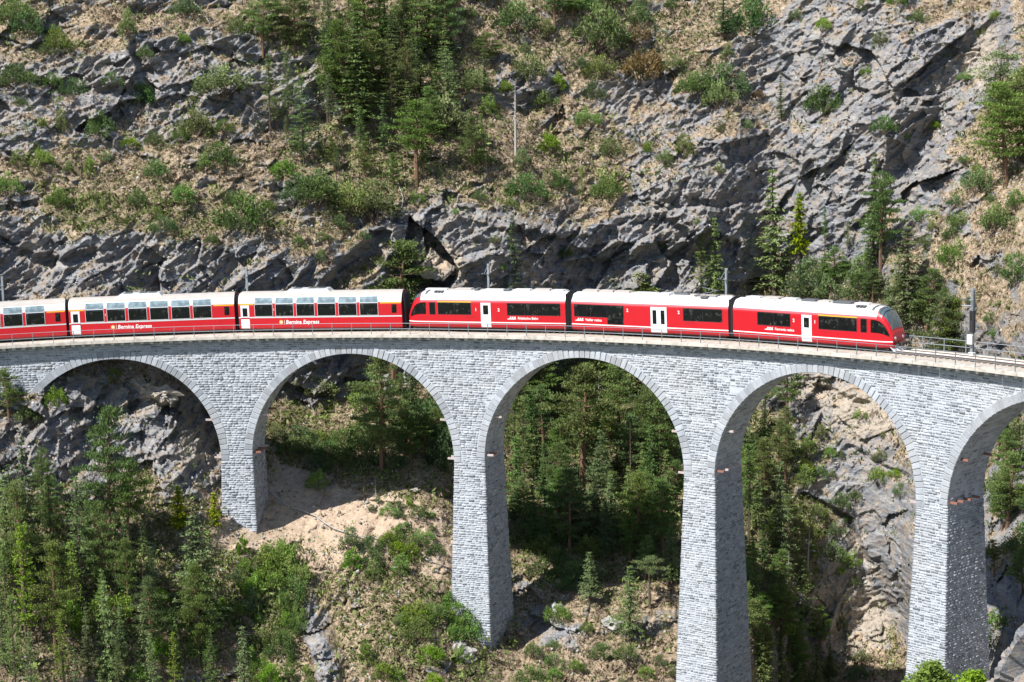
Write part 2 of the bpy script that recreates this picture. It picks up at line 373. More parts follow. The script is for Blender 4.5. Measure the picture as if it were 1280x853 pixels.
th = np.concatenate([np.linspace(-0.62, -0.20, 40)[:-1], np.linspace(-0.20, 0.40, 1100), np.linspace(0.40, 0.66, 40)[1:]])
zz = np.concatenate([np.linspace(-60, -42, 18)[:-1], np.linspace(-42, 36, 680), np.linspace(36, 68, 40)[1:]])
ct = np.linspace(-0.62, 0.66, 150); cz_ = np.linspace(-60, 68, 130)
CT, CZ = np.meshgrid(ct, cz_, indexing='ij'); CR = base_r(CT, CZ)
TH, ZZ = np.meshgrid(th, zz, indexing='ij')
def bil(G, T, Z):
    a = (T-ct[0])/(ct[1]-ct[0]); b = (Z-cz_[0])/(cz_[1]-cz_[0])
    i = np.clip(np.floor(a).astype(int), 0, len(ct)-2); j = np.clip(np.floor(b).astype(int), 0, len(cz_)-2); fa = a-i; fb = b-j
    return G[i, j]*(1-fa)*(1-fb)+G[i+1, j]*fa*(1-fb)+G[i, j+1]*(1-fa)*fb+G[i+1, j+1]*fa*fb
RR = bil(CR, TH, ZZ)
def to_px(V):
    d = V-CAM; wv = d@cf; return 640+FOC*(d@cr)/wv, 426.5-FOC*(d@cu)/wv
def pos3(T, Z, R): return np.stack([CAM[0]+R*np.sin(T), CAM[1]+R*np.cos(T), Z], -1)
P = pos3(TH, ZZ, RR); PX, PY = to_px(P)
# painted map of what covers the slope: (x, y, rx, ry, angle, weight)
wob = fbm(P*0.09, 4, 0.55, 5); wob2 = fbm(P*0.09, 4, 0.55, 55); QX = PX+wob*60; QY = PY+wob2*45
def field(lst):
    F = np.zeros_like(PX)
    for x, y, rx, ry, a, wgt in lst:
        a = radians(a); dx = QX-x; dy = QY-y; u = (dx*cos(a)+dy*sin(a))/rx; v = (-dx*sin(a)+dy*cos(a))/ry
        q = np.exp(-np.maximum(u*u+v*v, 0)**1.6); F = F+q*wgt
    return F
rockF = field([(60, 120, 140, 80, 5, 1.15), (230, 100, 130, 80, 10, 1.15), (390, 130, 80, 90, 10, .55), (830, 120, 90, 90, 0, .3), (380, 480, 70, 40, 0, .8), (110, 330, 190, 60, 0, 1), (40, 250, 80, 25, 0, .3), (300, 330, 90, 40, 0, .5), (370, 260, 45, 45, 60, .6),
               (540, 300, 90, 55, 0, .9), (650, 110, 65, 48, 0, .9), (620, 260, 60, 30, 0, .5), (740, 310, 180, 55, 8, 1), (840, 170, 120, 60, 15, .55), (900, 260, 110, 90, 10, .8), (1050, 110, 130, 120, -30, 1), (1080, 230, 90, 80, 0, .95), (1000, 30, 70, 40, 0, .5),
               (1180, 90, 75, 110, 30, 1), (1260, 40, 40, 40, 0, .7), (1060, 330, 70, 50, 0, .3), (1160, 260, 40, 40, -40, .45), (870, 330, 80, 60, 0, .8), (1225, 280, 20, 45, -60, .4), (30, 20, 60, 25, 0, .4),
               (150, 530, 120, 75, 0, 1.1), (60, 560, 90, 70, 0, 1), (240, 580, 50, 60, 0, .9), (400, 470, 80, 35, 0, .9), (480, 500, 50, 25, 0, .5), (402, 790, 22, 70, -8, 1.1), (450, 800, 18, 50, 0, .5), (560, 815, 40, 25, 20, .5),
               (690, 760, 60, 45, 20, .8), (760, 800, 70, 45, 0, .55), (1060, 560, 90, 110, 10, .85), (1100, 700, 60, 130, 5, .85), (1060, 800, 50, 60, 0, .5), (1250, 760, 60, 60, 0, .7), (1240, 640, 30, 60, 0, .5), (980, 640, 30, 30, 0, .3), (960, 800, 60, 40, 0, .4), (1000, 500, 60, 40, 0, .6), (820, 800, 40, 30, 0, .4), (160, 760, 40, 25, 0, .4), (120, 740, 25, 25, 0, .4), (210, 740, 20, 20, 0, .5)])
tanF = field([(520, 690, 50, 60, 0, .5), (1210, 320, 90, 120, 0, .42), (1240, 60, 45, 50, 0, .65), (395, 640, 80, 55, 10, 1.3), (430, 690, 45, 40, 0, .8), (320, 650, 55, 45, 0, .9), (490, 640, 70, 30, 0, .7), (545, 690, 20, 50, 0, .5), (290, 680, 40, 30, 0, .6), (1060, 500, 90, 50, 0, .5), (1085, 600, 60, 160, 10, .42), (1060, 760, 60, 90, 0, .3), (200, 490, 45, 28, 20, 1.0), (255, 560, 30, 45, 30, .65), (548, 336, 34, 20, 10, 1.8), (300, 690, 60, 40, 0, .4), (560, 700, 30, 60, 0, .5), (720, 820, 100, 40, 0, .35), (570, 180, 60, 80, 0, .35), (1010, 50, 60, 40, 0, .4), (160, 215, 120, 30, 0, .15), (1080, 790, 50, 60, 0, .4), (590, 60, 60, 40, 0, .4), (760, 40, 60, 40, 0, .3), (1050, 360, 40, 30, 0, .5), (60, 700, 60, 60, 0, .2)])
grnF = field([(200, 270, 140, 55, 10, .55), (130, 245, 30, 12, -30, .6), (340, 60, 80, 60, 0, .5), (470, 120, 130, 110, 0, .5), (560, 230, 100, 40, 0, .25), (430, 250, 70, 60, 0, .45), (700, 60, 80, 50, 0, .35), (760, 210, 100, 40, 10, .35), (850, 60, 80, 60, 0, .35), (1080, 370, 130, 50, 0, .6), (1240, 130, 60, 70, 0, .55), (20, 30, 60, 40, 0, .35), (280, 150, 60, 40, 0, .45),
              (120, 720, 200, 130, 0, .75), (350, 750, 70, 70, 0, .6), (500, 780, 80, 70, 10, .5), (510, 630, 60, 30, 0, .4), (440, 560, 130, 45, 0, .8), (740, 560, 140, 130, 0, .9), (740, 700, 140, 60, 0, .6), (960, 600, 80, 180, 0, .9), (1000, 760, 70, 100, 0, .7), (1260, 620, 50, 160, 0, .6), (20, 490, 60, 40, 0, .7), (600, 830, 60, 30, 0, .5), (1130, 790, 30, 60, 0, .5)])
# recesses and folds in the cliff: (polyline, half width px, depth m)
def seg_d(x0, y0, x1, y1, X, Y):
    dx, dy = x1-x0, y1-y0; t = np.clip(((X-x0)*dx+(Y-y0)*dy)/(dx*dx+dy*dy), 0, 1); return np.hypot(X-x0-t*dx, Y-y0-t*dy)
def poly_in(pts, X, Y):
    c = np.zeros(X.shape, bool); m = len(pts)
    for i in range(m):
        x0, y0 = pts[i]; x1, y1 = pts[(i+1) % m]
        if y0 == y1: continue
        c ^= ((y0 > Y) != (y1 > Y)) & (X < (x1-x0)*(Y-y0)/(y1-y0)+x0)
    return c
WX = PX+wob*14; WY = PY+wob2*12
feat = np.zeros_like(RR)
for pts, hw_, dep in [([(960, 90), (955, 200), (965, 300), (960, 380)], 26, 2.5), ([(1238, 0), (1228, 60), (1190, 120), (1150, 175), (1112, 235), (1135, 300)], 22, 2.6), ([(1090, 60), (1060, 130), (1000, 150)], 16, 1.8),
                      ([(478, 300), (455, 330), (412, 366)], 14, 2.6), ([(505, 280), (500, 320), (490, 362)], 12, 1.6), ([(600, 268), (690, 285), (830, 262), (930, 300)], 8, -1.3), ([(700, 330), (860, 330)], 22, 2.2), ([(0, 300), (60, 330), (120, 315)], 7, 1.2), ([(95, 520), (150, 520), (195, 505), (225, 525)], 7, 1.8),
                      ([(340, 165), (420, 150)], 10, 1.4), ([(250, 45), (300, 75), (340, 85)], 8, 1.5), ([(570, 135), (650, 145), (700, 120)], 14, 1.8), ([(0, 90), (60, 110), (190, 120)], 7, 1.0), ([(170, 60), (195, 110), (180, 145)], 8, 1.4), ([(700, 700), (745, 745), (770, 790)], 10, 1.4), ([(1000, 625), (1060, 650), (1080, 700)], 7, 1.5), ([(1010, 490), (1080, 505)], 6, .9), ([(1060, 560), (1140, 590)], 5, .8), ([(395, 745), (412, 853)], 14, -1.0), ([(640, 740), (690, 800)], 14, 1.4)]:
    d = np.full(PX.shape, 1e9)
    for a, b in zip(pts[:-1], pts[1:]): d = np.minimum(d, seg_d(*a, *b, WX, WY))
    feat += dep*np.clip(1-d/(hw_*1.25), 0, 1)**0.6
SX = PX+wob*3; SY = PY+wob2*3
cave = poly_in([(512, 270), (545, 300), (577, 340), (560, 366), (500, 366), (502, 320)], SX, SY)
feat += np.where(cave, 4.2, 0)
slab = poly_in([(538, 316), (568, 338), (556, 352), (530, 350), (520, 338), (530, 333)], SX, SY); feat -= np.where(slab, 4.0+np.clip((SY-325)/25, 0, 1)*1.2, 0)
ridge = seg_d(200, 478, 170, 470, WX, WY); feat -= 2.0*np.clip(1-ridge/24, 0, 1)**0.5
ridge = seg_d(195, 505, 225, 490, WX, WY); feat -= 1.4*np.clip(1-ridge/20, 0, 1)**0.5
# rock strata displacement
c_, s_ = cos(0.62), sin(0.62)
S = np.stack([P[..., 0]*c_+P[..., 2]*s_, P[..., 1], -P[..., 0]*s_+P[..., 2]*c_], -1)
warp = np.stack([fbm(P*0.11, 3, .5, 31), fbm(P*0.11, 3, .5, 41), fbm(P*0.11, 3, .5, 51)], -1)
f1, e1 = facet((S+warp*1.8)*np.array([0.10, 0.10, 0.19]), 3)
f2, e2 = facet((S+warp*1.2)*np.array([0.25, 0.25, 0.52]), 13)
f3, e3 = facet((S+warp*.6)*np.array([0.65, 0.65, 1.5]), 23)
big = fbm(P*0.045, 3, .5, 61); mid = fbm(P*0.25, 4, .55, 71); fine = fbm(P*1.3, 3, .6, 81)
rk = 0.30+rockF*0.62+0.28*mid+0.25*f1-0.10*np.minimum(grnF, 1)
rkm = np.clip((rk-0.30)/0.4, 0, 1)
disp = big*3.2+mid*0.9 + rkm*(f1*2.8+f2*1.15+f3*0.55-0.45*np.exp(-e2*16)-0.34*np.exp(-e3*11))+(1-rkm)*(f2*0.55+f3*0.25)+fine*0.22
calm = np.clip(tanF-0.8, 0, 1)*np.where(QY > 560, 1, 0)
slab4 = np.exp(-(((PX-1075)/75)**2+((PY-640)/190)**2)**1.5)
disp = disp*(1-0.6*calm)*(1-.62*slab4)
RR = RR+disp*0.95+feat
# keep the line clear of rock: push the slope behind the deck wherever it reaches deck height
o = CAM[:2]; dx, dy = np.sin(TH), np.cos(TH); b_ = o[0]*dx+o[1]*dy; rad = R0+3.3
dback = -b_+np.sqrt(np.maximum(b_*b_-(o@o-rad*rad), 0)); px_, py_ = o[0]+dback*dx, o[1]+dback*dy; phb = np.arctan2(px_, py_); zb = SLOPE*R0*phb
inr = (phb < 1.32) & (phb > -0.40)
k_ = np.clip((ZZ-(zb-1.3))/0.9, 0, 1)
RR = np.where(inr, np.where(RR < dback+0.3, RR*(1-k_)+(dback+0.3)*k_, RR), RR)
# and the foot of the slope behind or in front of each pier stays as modelled, below the face of the arches
radf = 95.5
dfr = -b_+np.sqrt(np.maximum(b_*b_-(o@o-radf*radf), 0))
P = pos3(TH, ZZ, RR)
PX2, PY2 = to_px(P)
# normals and slope
du = np.gradient(P, axis=0); dv = np.gradient(P, axis=1); N = np.cross(du, dv); N /= np.linalg.norm(N, axis=-1, keepdims=True)+1e-9
N = np.where((N[..., 1:2] > 0), -N, N)
Nz = N[..., 2]
k5 = np.ones(9)/9
Nsm = Nz.copy()
for ax in (0, 1): Nsm = np.apply_along_axis(lambda a: np.convolve(a, k5, 'same'), ax, Nsm)
rock_attr = np.clip(0.20+rockF*0.42+(0.50-Nsm)*0.95+0.22*mid-0.22*np.clip(grnF, 0, 1), 0, 1)
up = np.clip(Nz*1.6, 0, 1)
nT, nZ = TH.shape
idx = np.arange(nT*nZ).reshape(nT, nZ)
F = np.stack([idx[:-1, :-1], idx[1:, :-1], idx[1:, 1:], idx[:-1, 1:]], -1).reshape(-1, 4)
me = np_mesh('mountainside', P.reshape(-1, 3), F, [M['ground']], {'rock': rock_attr.ravel(), 'green': np.clip(grnF, 0, 1).ravel(), 'tan': np.clip(tanF, 0, 1.2).ravel(), 'up': up.ravel()}, smooth=False)
tag(link(bpy.data.objects.new('hillside', me)), 'steep grey rock face and dry slopes of the gorge', kind='structure')
vf = MB(); vf.quad((-1500, -1500, -59), (1500, -1500, -59), (1500, 1500, -59), (-1500, 1500, -59))
m_ = simple('valley_scrub', (0.14, 0.15, 0.08), 0.95, 0, 0.5, 0.05)
tag(vf.build('valley_ground', m_), 'wooded valley floor far below the viaduct', kind='structure')

# coarse lookup of the visible slope
lkX, lkY, lkP, lkN, lkR = PX2[::2, ::2].ravel(), PY2[::2, ::2].ravel(), P[::2, ::2].reshape(-1, 3), N[::2, ::2].reshape(-1, 3), RR[::2, ::2].ravel()
def ground(x, y):
    d2 = (lkX-x)**2+(lkY-y)**2
    c = np.nonzero(d2 < 30)[0]
    if len(c) == 0: c = np.argpartition(d2, 4)[:4]
    m = lkR[c].min(); c = c[lkR[c] < m+1.5]; j = c[np.argmin(d2[c])]
    return lkP[j], lkN[j], lkR[j]
def cliff_foot(x, y, hpx):
    """a tree in front of a steep face: stand it clear of the rock above its foot, on the ground there"""
    Pg, Ng, d = ground(x, y)
    c = np.nonzero((abs(lkX-x) < 9) & (lkY < y) & (lkY > y-.75*hpx) & (lkR < d+6))[0]
    if len(c) == 0: return Pg, d, hpx
    rt = min(d, np.percentile(lkR[c], 8)+.1)
    if rt > d-.6: return Pg, d, hpx
    i = int(np.argmin(abs(th-math.atan2(Pg[0]-CAM[0], Pg[1]-CAM[1])))); rows = np.nonzero((zz < Pg[2]) & (zz > Pg[2]-16) & (RR[i] <= rt))[0]
    if len(rows) == 0: return Pg, d, hpx
    q = P[i, rows[-1]]; dy_ = (Pg[2]-q[2])*FOC/rt
    return q, rt, hpx+dy_
#@@REST
# ------------------------------------------------------------------ viaduct
via = empty('stone_viaduct', PT(PH0+2.5*DP, R0, -40))
tag(via, 'tall curved grey stone railway viaduct crossing the gorge on slender piers', 'viaduct')
VINV = Matrix.Translation(via.location).inverted()
def vchild(o): o.parent = via; o.matrix_parent_inverse = VINV; return o
def rfr(z, ph): return RF-BF*max(0.0, zdk(ph)-z)
def rbk(z, ph): return RF+TT+BF*max(0.0, zdk(ph)-z)
def half(dz): return HW+BA*max(0.0, dz-SPR)
def arch_ang(i, z, front=True, extra=0.0):
    """half opening angle of arch i at height z, measured at the chosen face; None above the crown"""
    c = pc(i)-DP/2; zd = zdk(c); dz = zd-z
    if dz < ZC-extra: return None
    r = rfr(z, c) if front else rbk(z, c)
    a = r*DP/2-HW+extra
    v = (SPR-dz)/(RA+extra)
    if v <= 0: return None if extra < 0 else ((r*DP/2-half(dz))/r + (extra/r))
    return a*sqrt(max(0, 1-min(1, v)**2))/r
PIERS = range(0, 6); ARCHES = range(1, 6)
BASE = {0: -16, 1: -24, 2: -36, 3: -48, 4: -50, 5: -40}
# core: the mortar body, set back a little behind the face of the stones
core = MB(); REC = 0.03
def cp(ph, r, z): core.v.append(PT(ph, r, z)); return len(core.v)-1
def cq(a, b, c, d): core.f.append((a, b, c, d)); core.t.append(.5)
for i in ARCHES:
    c = pc(i)-DP/2; zd = zdk(c); NN = 48
    prev = None
    for k in range(NN+1):
        t = pi-pi*k/NN; z = zd-SPR+RA*sin(t)
        rf_, rb_ = rfr(z, c)+REC, rbk(z, c)-REC
        af = ((rf_*DP/2-HW)*cos(t))/rf_; ab = ((rb_*DP/2-HW)*cos(t))/rb_
        rft, rbt = RF+REC, RF+TT-REC
        pts = [cp(c+af, rft, zdk(c+af)), cp(c+af, rf_, z), cp(c+ab, rb_, z), cp(c+ab, rbt, zdk(c+ab))]
        if prev:
            cq(prev[0], prev[1], pts[1], pts[0]); cq(prev[1], prev[2], pts[2], pts[1]); cq(prev[2], prev[3], pts[3], pts[2]); cq(prev[3], prev[0], pts[0], pts[3])
        prev = pts
for i in PIERS:
    c = pc(i); zd = zdk(c); zs = zd-SPR
    e = np.array([sin(c), cos(c)]); s = np.array([cos(c), -sin(c)])
    def ring(z):
        h = half(zd-z)-REC; a = rfr(z, c)+REC; b = rbk(z, c)-REC; out = []
        for sg, r in ((-1, a), (1, a), (1, b), (-1, b)):
            p = e*r+s*sg*h; core.v.append((p[0], p[1], z)); out.append(len(core.v)-1)
        return out
    r0 = ring(BASE[i]); r1 = ring(zs+0.02)
    for j in range(4): cq(r0[j], r0[(j+1) % 4], r1[(j+1) % 4], r1[j])
    # filling above the springing
    h = HW-REC+0.01
    prev = r1
    for z in (zs+4, zd-ZC, zd):
        r2 = ring(z)
        for j in range(4): cq(prev[j], prev[(j+1) % 4], r2[(j+1) % 4], r2[j])
        prev = r2
# solid abutment at the left end and the run-on at the right end
def solid(p0, p1, zb0, zb1, nseg):
    for k in range(nseg):
        a, b = p0+(p1-p0)*k/nseg, p0+(p1-p0)*(k+1)/nseg
        ids = []
        for ph, zb in ((a, zb0), (b, zb1)):
            zt = zdk(ph)
            ids.append([cp(ph, rfr(zb, ph)+REC, zb), cp(ph, RF+REC, zt), cp(ph, RF+TT-REC, zt), cp(ph, rbk(zb, ph)-REC, zb)])
        for j in range(4): cq(ids[0][j], ids[1][j], ids[1][(j+1) % 4], ids[0][(j+1) % 4])
solid(-0.62, pc(0)-0.014, -16, -16, 14); solid(pc(5)+0.014, 1.62, -30, -30, 14)
o = core.build('masonry_core', M['mortar']); vchild(o); o['kind'] = 'stuff'

# ashlar facing, every stone a tapered block
SV, SF, ST = [], [], []
def stone(p4, q4, tone):
    """p4: base corners on the face, q4: the smaller outer corners"""
    n = len(SV); SV.extend(p4); SV.extend(q4)
    SF.append((n+4, n+5, n+6, n+7))
    for j in range(4): SF.append((n+j, n+(j+1) % 4, n+4+(j+1) % 4, n+4+j))
    ST.extend([tone]*5)
def lay(fn, u0, u1, z0, z1, wmin=0.26, wmax=0.66, gap=0.013, rough=1.0, su=1.0):
    """one course between u0 and u1 (metres), fn(u, z, out) -> xyz"""
    L = u1-u0
    if L < 0.12: return
    u = u0
    while u < u1-0.05:
        wd = rng.uniform(wmin, wmax)*(1 if rng.random() > .15 else 1.3)
        if u+wd > u1-0.22: wd = u1-u
        a, b = u+gap, u+wd-gap; out = rng.uniform(0.0, 0.06)*rough; c = rng.uniform(0.015, 0.05)
        c = min(c, (b-a)*.3); j = [rng.uniform(-.012, .012) for _ in range(8)]
        o4 = [out*rng.uniform(.6, 1.3) for _ in range(4)]
        zz0, zz1 = z0+gap+j[0], z1-gap+j[1]
        tone = min(1, max(0, rng.gauss(0.50, 0.33)))
        stone([fn(a, zz0, -.05), fn(b, zz0, -.05), fn(b, zz1, -.05), fn(a, zz1, -.05)],
              [fn(a+c, zz0+c+j[2], o4[0]), fn(b-c, zz0+c+j[3], o4[1]), fn(b-c, zz1-c+j[4], o4[2]), fn(a+c, zz1-c+j[5], o4[3])], tone)
        u += wd
levels = [-52.0]
while levels[-1] < 4: levels.append(levels[-1]+rng.uniform(0.17, 0.27))
RING = 0.86
UR = 98.0
def front_fn(u, z, out):
    ph = u/UR; r = rfr(z, ph)-out+REC; return (r*sin(ph), r*cos(ph), z)
for z0, z1 in zip(levels[:-1], levels[1:]):
    zm = (z0+z1)/2
    # spandrels and walls above the springings, as one run broken by the arches
    if zm > -14 and z0 < 3:
        cuts = []
        for i in ARCHES:
            c = pc(i)-DP/2
            dz = zdk(c)-zm
            if dz > SPR-0.05: a = (rfr(zm, c)*DP/2-half(dz))/rfr(zm, c)
            else: a = arch_ang(i, zm, True, RING-0.03)
            if a is not None: cuts.append((c-a, c+a))
        p = -0.50; runs = []
        for a, b in cuts: runs.append((p, a)); p = b
        runs.append((p, 1.42))
        for a, b in runs:
            # the top of the wall follows the falling deck
            if zdk(b) < z1-0.02 and zdk(a) < z1-0.02:
                if zdk(b) < z0+0.08: continue
            if zdk(a) < z1: a = max(a, (z1-0.05)/(SLOPE*R0)) if zdk(b) > z1 else a
            if zdk(b) < z1: continue
            seg_l = (b-a)*UR
            if seg_l > 0.15: lay(front_fn, a*UR, b*UR, z0, z1)
for i in PIERS:
    c = pc(i); zd = zdk(c); e = (sin(c), cos(c)); s = (cos(c), -sin(c))
    for z0, z1 in zip(levels[:-1], levels[1:]):
        zm = (z0+z1)/2; dz = zd-zm
        if zm < BASE[i] or dz < SPR-0.02: continue
        h = half(dz)
        def ff(u, z, out):
            r = rfr(z, c)-out+REC; return (e[0]*r+s[0]*u, e[1]*r+s[1]*u, z)
        if zm < -14.0 or True:
            if zm <= -14: lay(ff, -h, h, z0, z1, gap=0.018)
        for sg in ((1, -1) if i in (1, 2, 3, 4) else (1,)):
            r0_, r1_ = rfr(zm, c), rbk(zm, c)
            def sf(u, z, out):
                hh = (half(zd-z)+out-REC)*sg; return (e[0]*u+s[0]*hh, e[1]*u+s[1]*hh, z)
            if sg > 0: lay(sf, r0_, r1_, z0, z1, rough=1.25)
            else:
                n0 = len(SF); lay(sf, r0_, r1_, z0, z1)
                for k in range(n0, len(SF)): SF[k] = SF[k][::-1]
# barrel stones under each arch
for i in ARCHES:
    c = pc(i)-DP/2; zd = zdk(c); NS = 100
    for k in range(NS):
        t0, t1 = pi-pi*k/NS, pi-pi*(k+1)/NS
        def bf_(u, t, out):
            tt = t0+(t1-t0)*t; z = zd-SPR+(RA-out+REC)*sin(tt)
            r = u; a = (r*DP/2-HW-out+REC)*cos(tt)/r; ph = c+a; return (r*sin(ph), r*cos(ph), z)
        n0 = len(SF)
        zt = zd-SPR+RA*sin((t0+t1)/2)
        u = rfr(zt, c)+0.32; ue = rbk(zt, c)
        while u < ue-.1:
            wd = rng.uniform(.4, .8)
            if u+wd > ue-.25: wd = ue-u
            o_ = rng.uniform(.02, .06); tone = min(1, max(0, rng.gauss(.5, .22)))
            stone([bf_(u+.02, .06, -.05), bf_(u+wd-.02, .06, -.05), bf_(u+wd-.02, .94, -.05), bf_(u+.02, .94, -.05)],
                  [bf_(u+.05, .15, o_), bf_(u+wd-.05, .15, o_), bf_(u+wd-.05, .85, o_), bf_(u+.05, .85, o_)], tone); u += wd
me = np_mesh('ashlar_facing', np.array(SV), np.array(SF), [M['stone']], None, False, {'tone': np.array(ST)})
o = link(bpy.data.objects.new('ashlar_facing', me)); vchild(o); o['kind'] = 'stuff'

# arch ring stones, one object each
vms = []
for k in range(10):
    b = MB(); hw_ = 0.5; dpt = rng.uniform(0.01, 0.065)
    n = 0
    wi, wo = 0.475, 0.505
    y0 = 0.30; yf = -dpt; ch = 0.045
    b.v = [(-wi+.02, y0, 0), (wi-.02, y0, 0), (wo-.02, y0, 1), (-wo+.02, y0, 1),
           (-wi+.02, 0, 0), (wi-.02, 0, 0), (wo-.02, 0, 1), (-wo+.02, 0, 1),
           (-wi+.08, yf*rng.uniform(.6, 1.2), .04), (wi-.08, yf*rng.uniform(.6, 1.2), .04), (wo-.08, yf*rng.uniform(.6, 1.2), .96), (-wo+.08, yf*rng.uniform(.6, 1.2), .96)]
    b.f = [(8, 9, 10, 11)]+[(j, (j+1) % 4, 4+(j+1) % 4, 4+j) for j in range(4)]+[(4+j, 4+(j+1) % 4, 8+(j+1) % 4, 8+j) for j in range(4)]
    b.t = [(.15, .8, .5, .65, .3, .9, .55, .2, .7, .45)[k]]*9
    vms.append(b.mesh('voussoir', M['ring'], tone=True))
rest_ring = MB(); nvs = 62
for i in ARCHES:
    c = pc(i)-DP/2; zd = zdk(c)
    for k in range(nvs):
        t = pi-pi*(k+.5)/nvs
        z = zd-SPR+RA*sin(t); r = rfr(z, c); a = r*DP/2-HW
        ph = c+a*cos(t)/r
        P0 = Vector((r*sin(ph), r*cos(ph), z))
        s = Vector((cos(ph), -sin(ph), 0)); nrm = Vector((-sin(ph), -cos(ph), BF*0.9)).normalized()
        rad_ = (s*cos(t)*RA/a+Vector((0, 0, 1))*sin(t)); rad_ = (rad_-nrm*rad_.dot(nrm)).normalized(); tan_ = nrm.cross(rad_).normalized()
        wdt = sqrt((a*sin(t))**2+(RA*cos(t))**2)*pi/nvs; ln = RING*rng.uniform(.84, 1.02)
        Mx = Matrix((( -tan_.x*wdt, -nrm.x, rad_.x*ln, P0.x), (-tan_.y*wdt, -nrm.y, rad_.y*ln, P0.y), (-tan_.z*wdt, -nrm.z, rad_.z*ln, P0.z), (0, 0, 0, 1)))
        if i == 5 and k > 46:
            mm = vms[k % 10]; n = len(rest_ring.v)
            for v in mm.vertices: rest_ring.v.append(tuple(Mx @ v.co))
            for p in mm.polygons: rest_ring.f.append(tuple(n+q for q in p.vertices)); rest_ring.t.append(.6)
            continue
        vo = link(bpy.data.objects.new('voussoir', vms[rng.randrange(10)])); vo.parent = via; vo.matrix_parent_inverse = VINV; vo.matrix_basis = Mx
o = rest_ring.build('arch_ring_stones', M['ring'], tone=True); vchild(o); o['kind'] = 'stuff'

# coping, corbels, ballast bed
def band(r0, r1, z0, z1, p0, p1, n):
    b = MB(); ids = []
    for k in range(n+1):
        ph = p0+(p1-p0)*k/n; zd = zdk(ph)
        m = len(b.v); b.v += [PT(ph, r0, zd+z0), PT(ph, r1, zd+z0), PT(ph, r1, zd+z1), PT(ph, r0, zd+z1)]; ids.append(m)
    for k in range(n):
        a, c = ids[k], ids[k+1]
        for j in range(4): b.f.append((a+j, a+(j+1) % 4, c+(j+1) % 4, c+j)); b.t.append(.5)
    b.f.append((ids[0]+3, ids[0]+2, ids[0]+1, ids[0])); b.f.append(tuple(ids[-1]+j for j in range(4))); b.t += [.5, .5]
    return b
RE = R0-3.02; RB = R0+2.35
P0D, P1D = -0.60, 1.60
nc = 0; ph = -0.26
# coping slabs along the near edge, each its own piece inside the picture
cop = MB(); L = 2.1/R0
while ph < 1.16:
    b = band(RE+rng.uniform(-.012, .012), RE+1.14, 0.0, 0.30, ph+0.00012, ph+L-0.00012, 2)
    vchild(b.build('coping_slab', M['coping'])); ph += L; nc += 1
b = band(RE, RE+1.14, 0, .30, P0D, -0.26, 20); o = vchild(b.build('coping_run', M['coping'])); 
b = band(RE, RE+1.14, 0, .30, ph, P1D, 20); o = vchild(b.build('coping_run', M['coping']))
b = band(RB-0.62, RB, 0, .30, P0D, P1D, 180); vchild(b.build('back_coping', M['coping']))
b = band(RE+1.14, RB-0.62, -0.1, .285, P0D, P1D, 180); vchild(b.build('ballast_bed', M['ballast']))
cbm = MB().bev(-.16, .16, -.02, .36, -.24, .0, .02).mesh('corbel', M['concrete'])
ph = -0.255; nco = 0
while ph < 1.16 and nco < 299:
    r = RE+0.30
    q = link(bpy.data.objects.new('corbel', cbm)); q.parent = via; q.matrix_parent_inverse = VINV
    q.matrix_basis = Matrix.Translation(PT(ph, r, zdk(ph)-0.005)) @ Matrix.Rotation(-ph, 4, 'Z'); ph += 0.97/R0; nco += 1
# steel stubs left in the masonry under the arches
stm = MB().box(-.45, .45, -.07, .07, -.09, .09).mesh('steel_stub', M['stub']); stm2 = MB().box(-.45, .45, -.07, .07, -.09, .09).mesh('steel_stub', M['rust'])
for i in (1, 2, 3, 4, 5):
    c = pc(i)-DP/2; zd = zdk(c)
    for side in (-1, 1):
        for zoff, rs in ((3.9, (0.5, 3.6)), (0.25, (0.35, 1.2, 2.2, 3.4))):
            for ro in rs:
                z = zd-SPR+zoff; r = rfr(z, c)+ro; v = zoff/RA
                a = (r*DP/2-HW)*sqrt(1-v*v)/r
                ph = c+side*(a-0.30/r)
                q = link(bpy.data.objects.new('steel_stub', stm2 if (i == 5 and zoff < 1) or rng.random() < .2 else stm)); q.parent = via; q.matrix_parent_inverse = VINV
                q.matrix_basis = Matrix.Translation(PT(ph, r, z)) @ Matrix.Rotation(-ph, 4, 'Z')

# ------------------------------------------------------------------ track
track = empty('railway_track', PT(0.5, R0, zdk(0.5)+.28)); tag(track, 'single narrow gauge railway track curving along the viaduct deck', 'track')
TINV = Matrix.Translation(track.location).inverted()
def tchild(o, par, inv): o.parent = par; o.matrix_parent_inverse = inv; return o
for r in (R0-0.535, R0+0.535):
    b = band(r-.035, r+.035, .36, .50, P0D, P1D, 220); tchild(b.build('rail', M['rail']), track, TINV)
for r in (R0-0.36, R0+0.36):
    b = band(r-.04, r+.04, .36, .47, P0D, P1D, 220); tchild(b.build('guard_rail', M['rail']), track, TINV)
b = band(R0-.30, R0+.30, .30, .475, P0D, P1D, 200); tchild(b.build('centre_walkway', M['concrete']), track, TINV)
slm = MB().bev(-.12, .12, -.95, .95, .26, .365, .015).mesh('sleeper', M['sleeper'])
ph = -0.24; k = 0
while ph < 1.16 and k < 298:
    q = link(bpy.data.objects.new('sleeper', slm)); q.parent = track; q.matrix_parent_inverse = TINV
    q.matrix_basis = Matrix.Translation(PT(ph, R0, zdk(ph))) @ Matrix.Rotation(-ph, 4, 'Z'); ph += .62/R0; k += 1

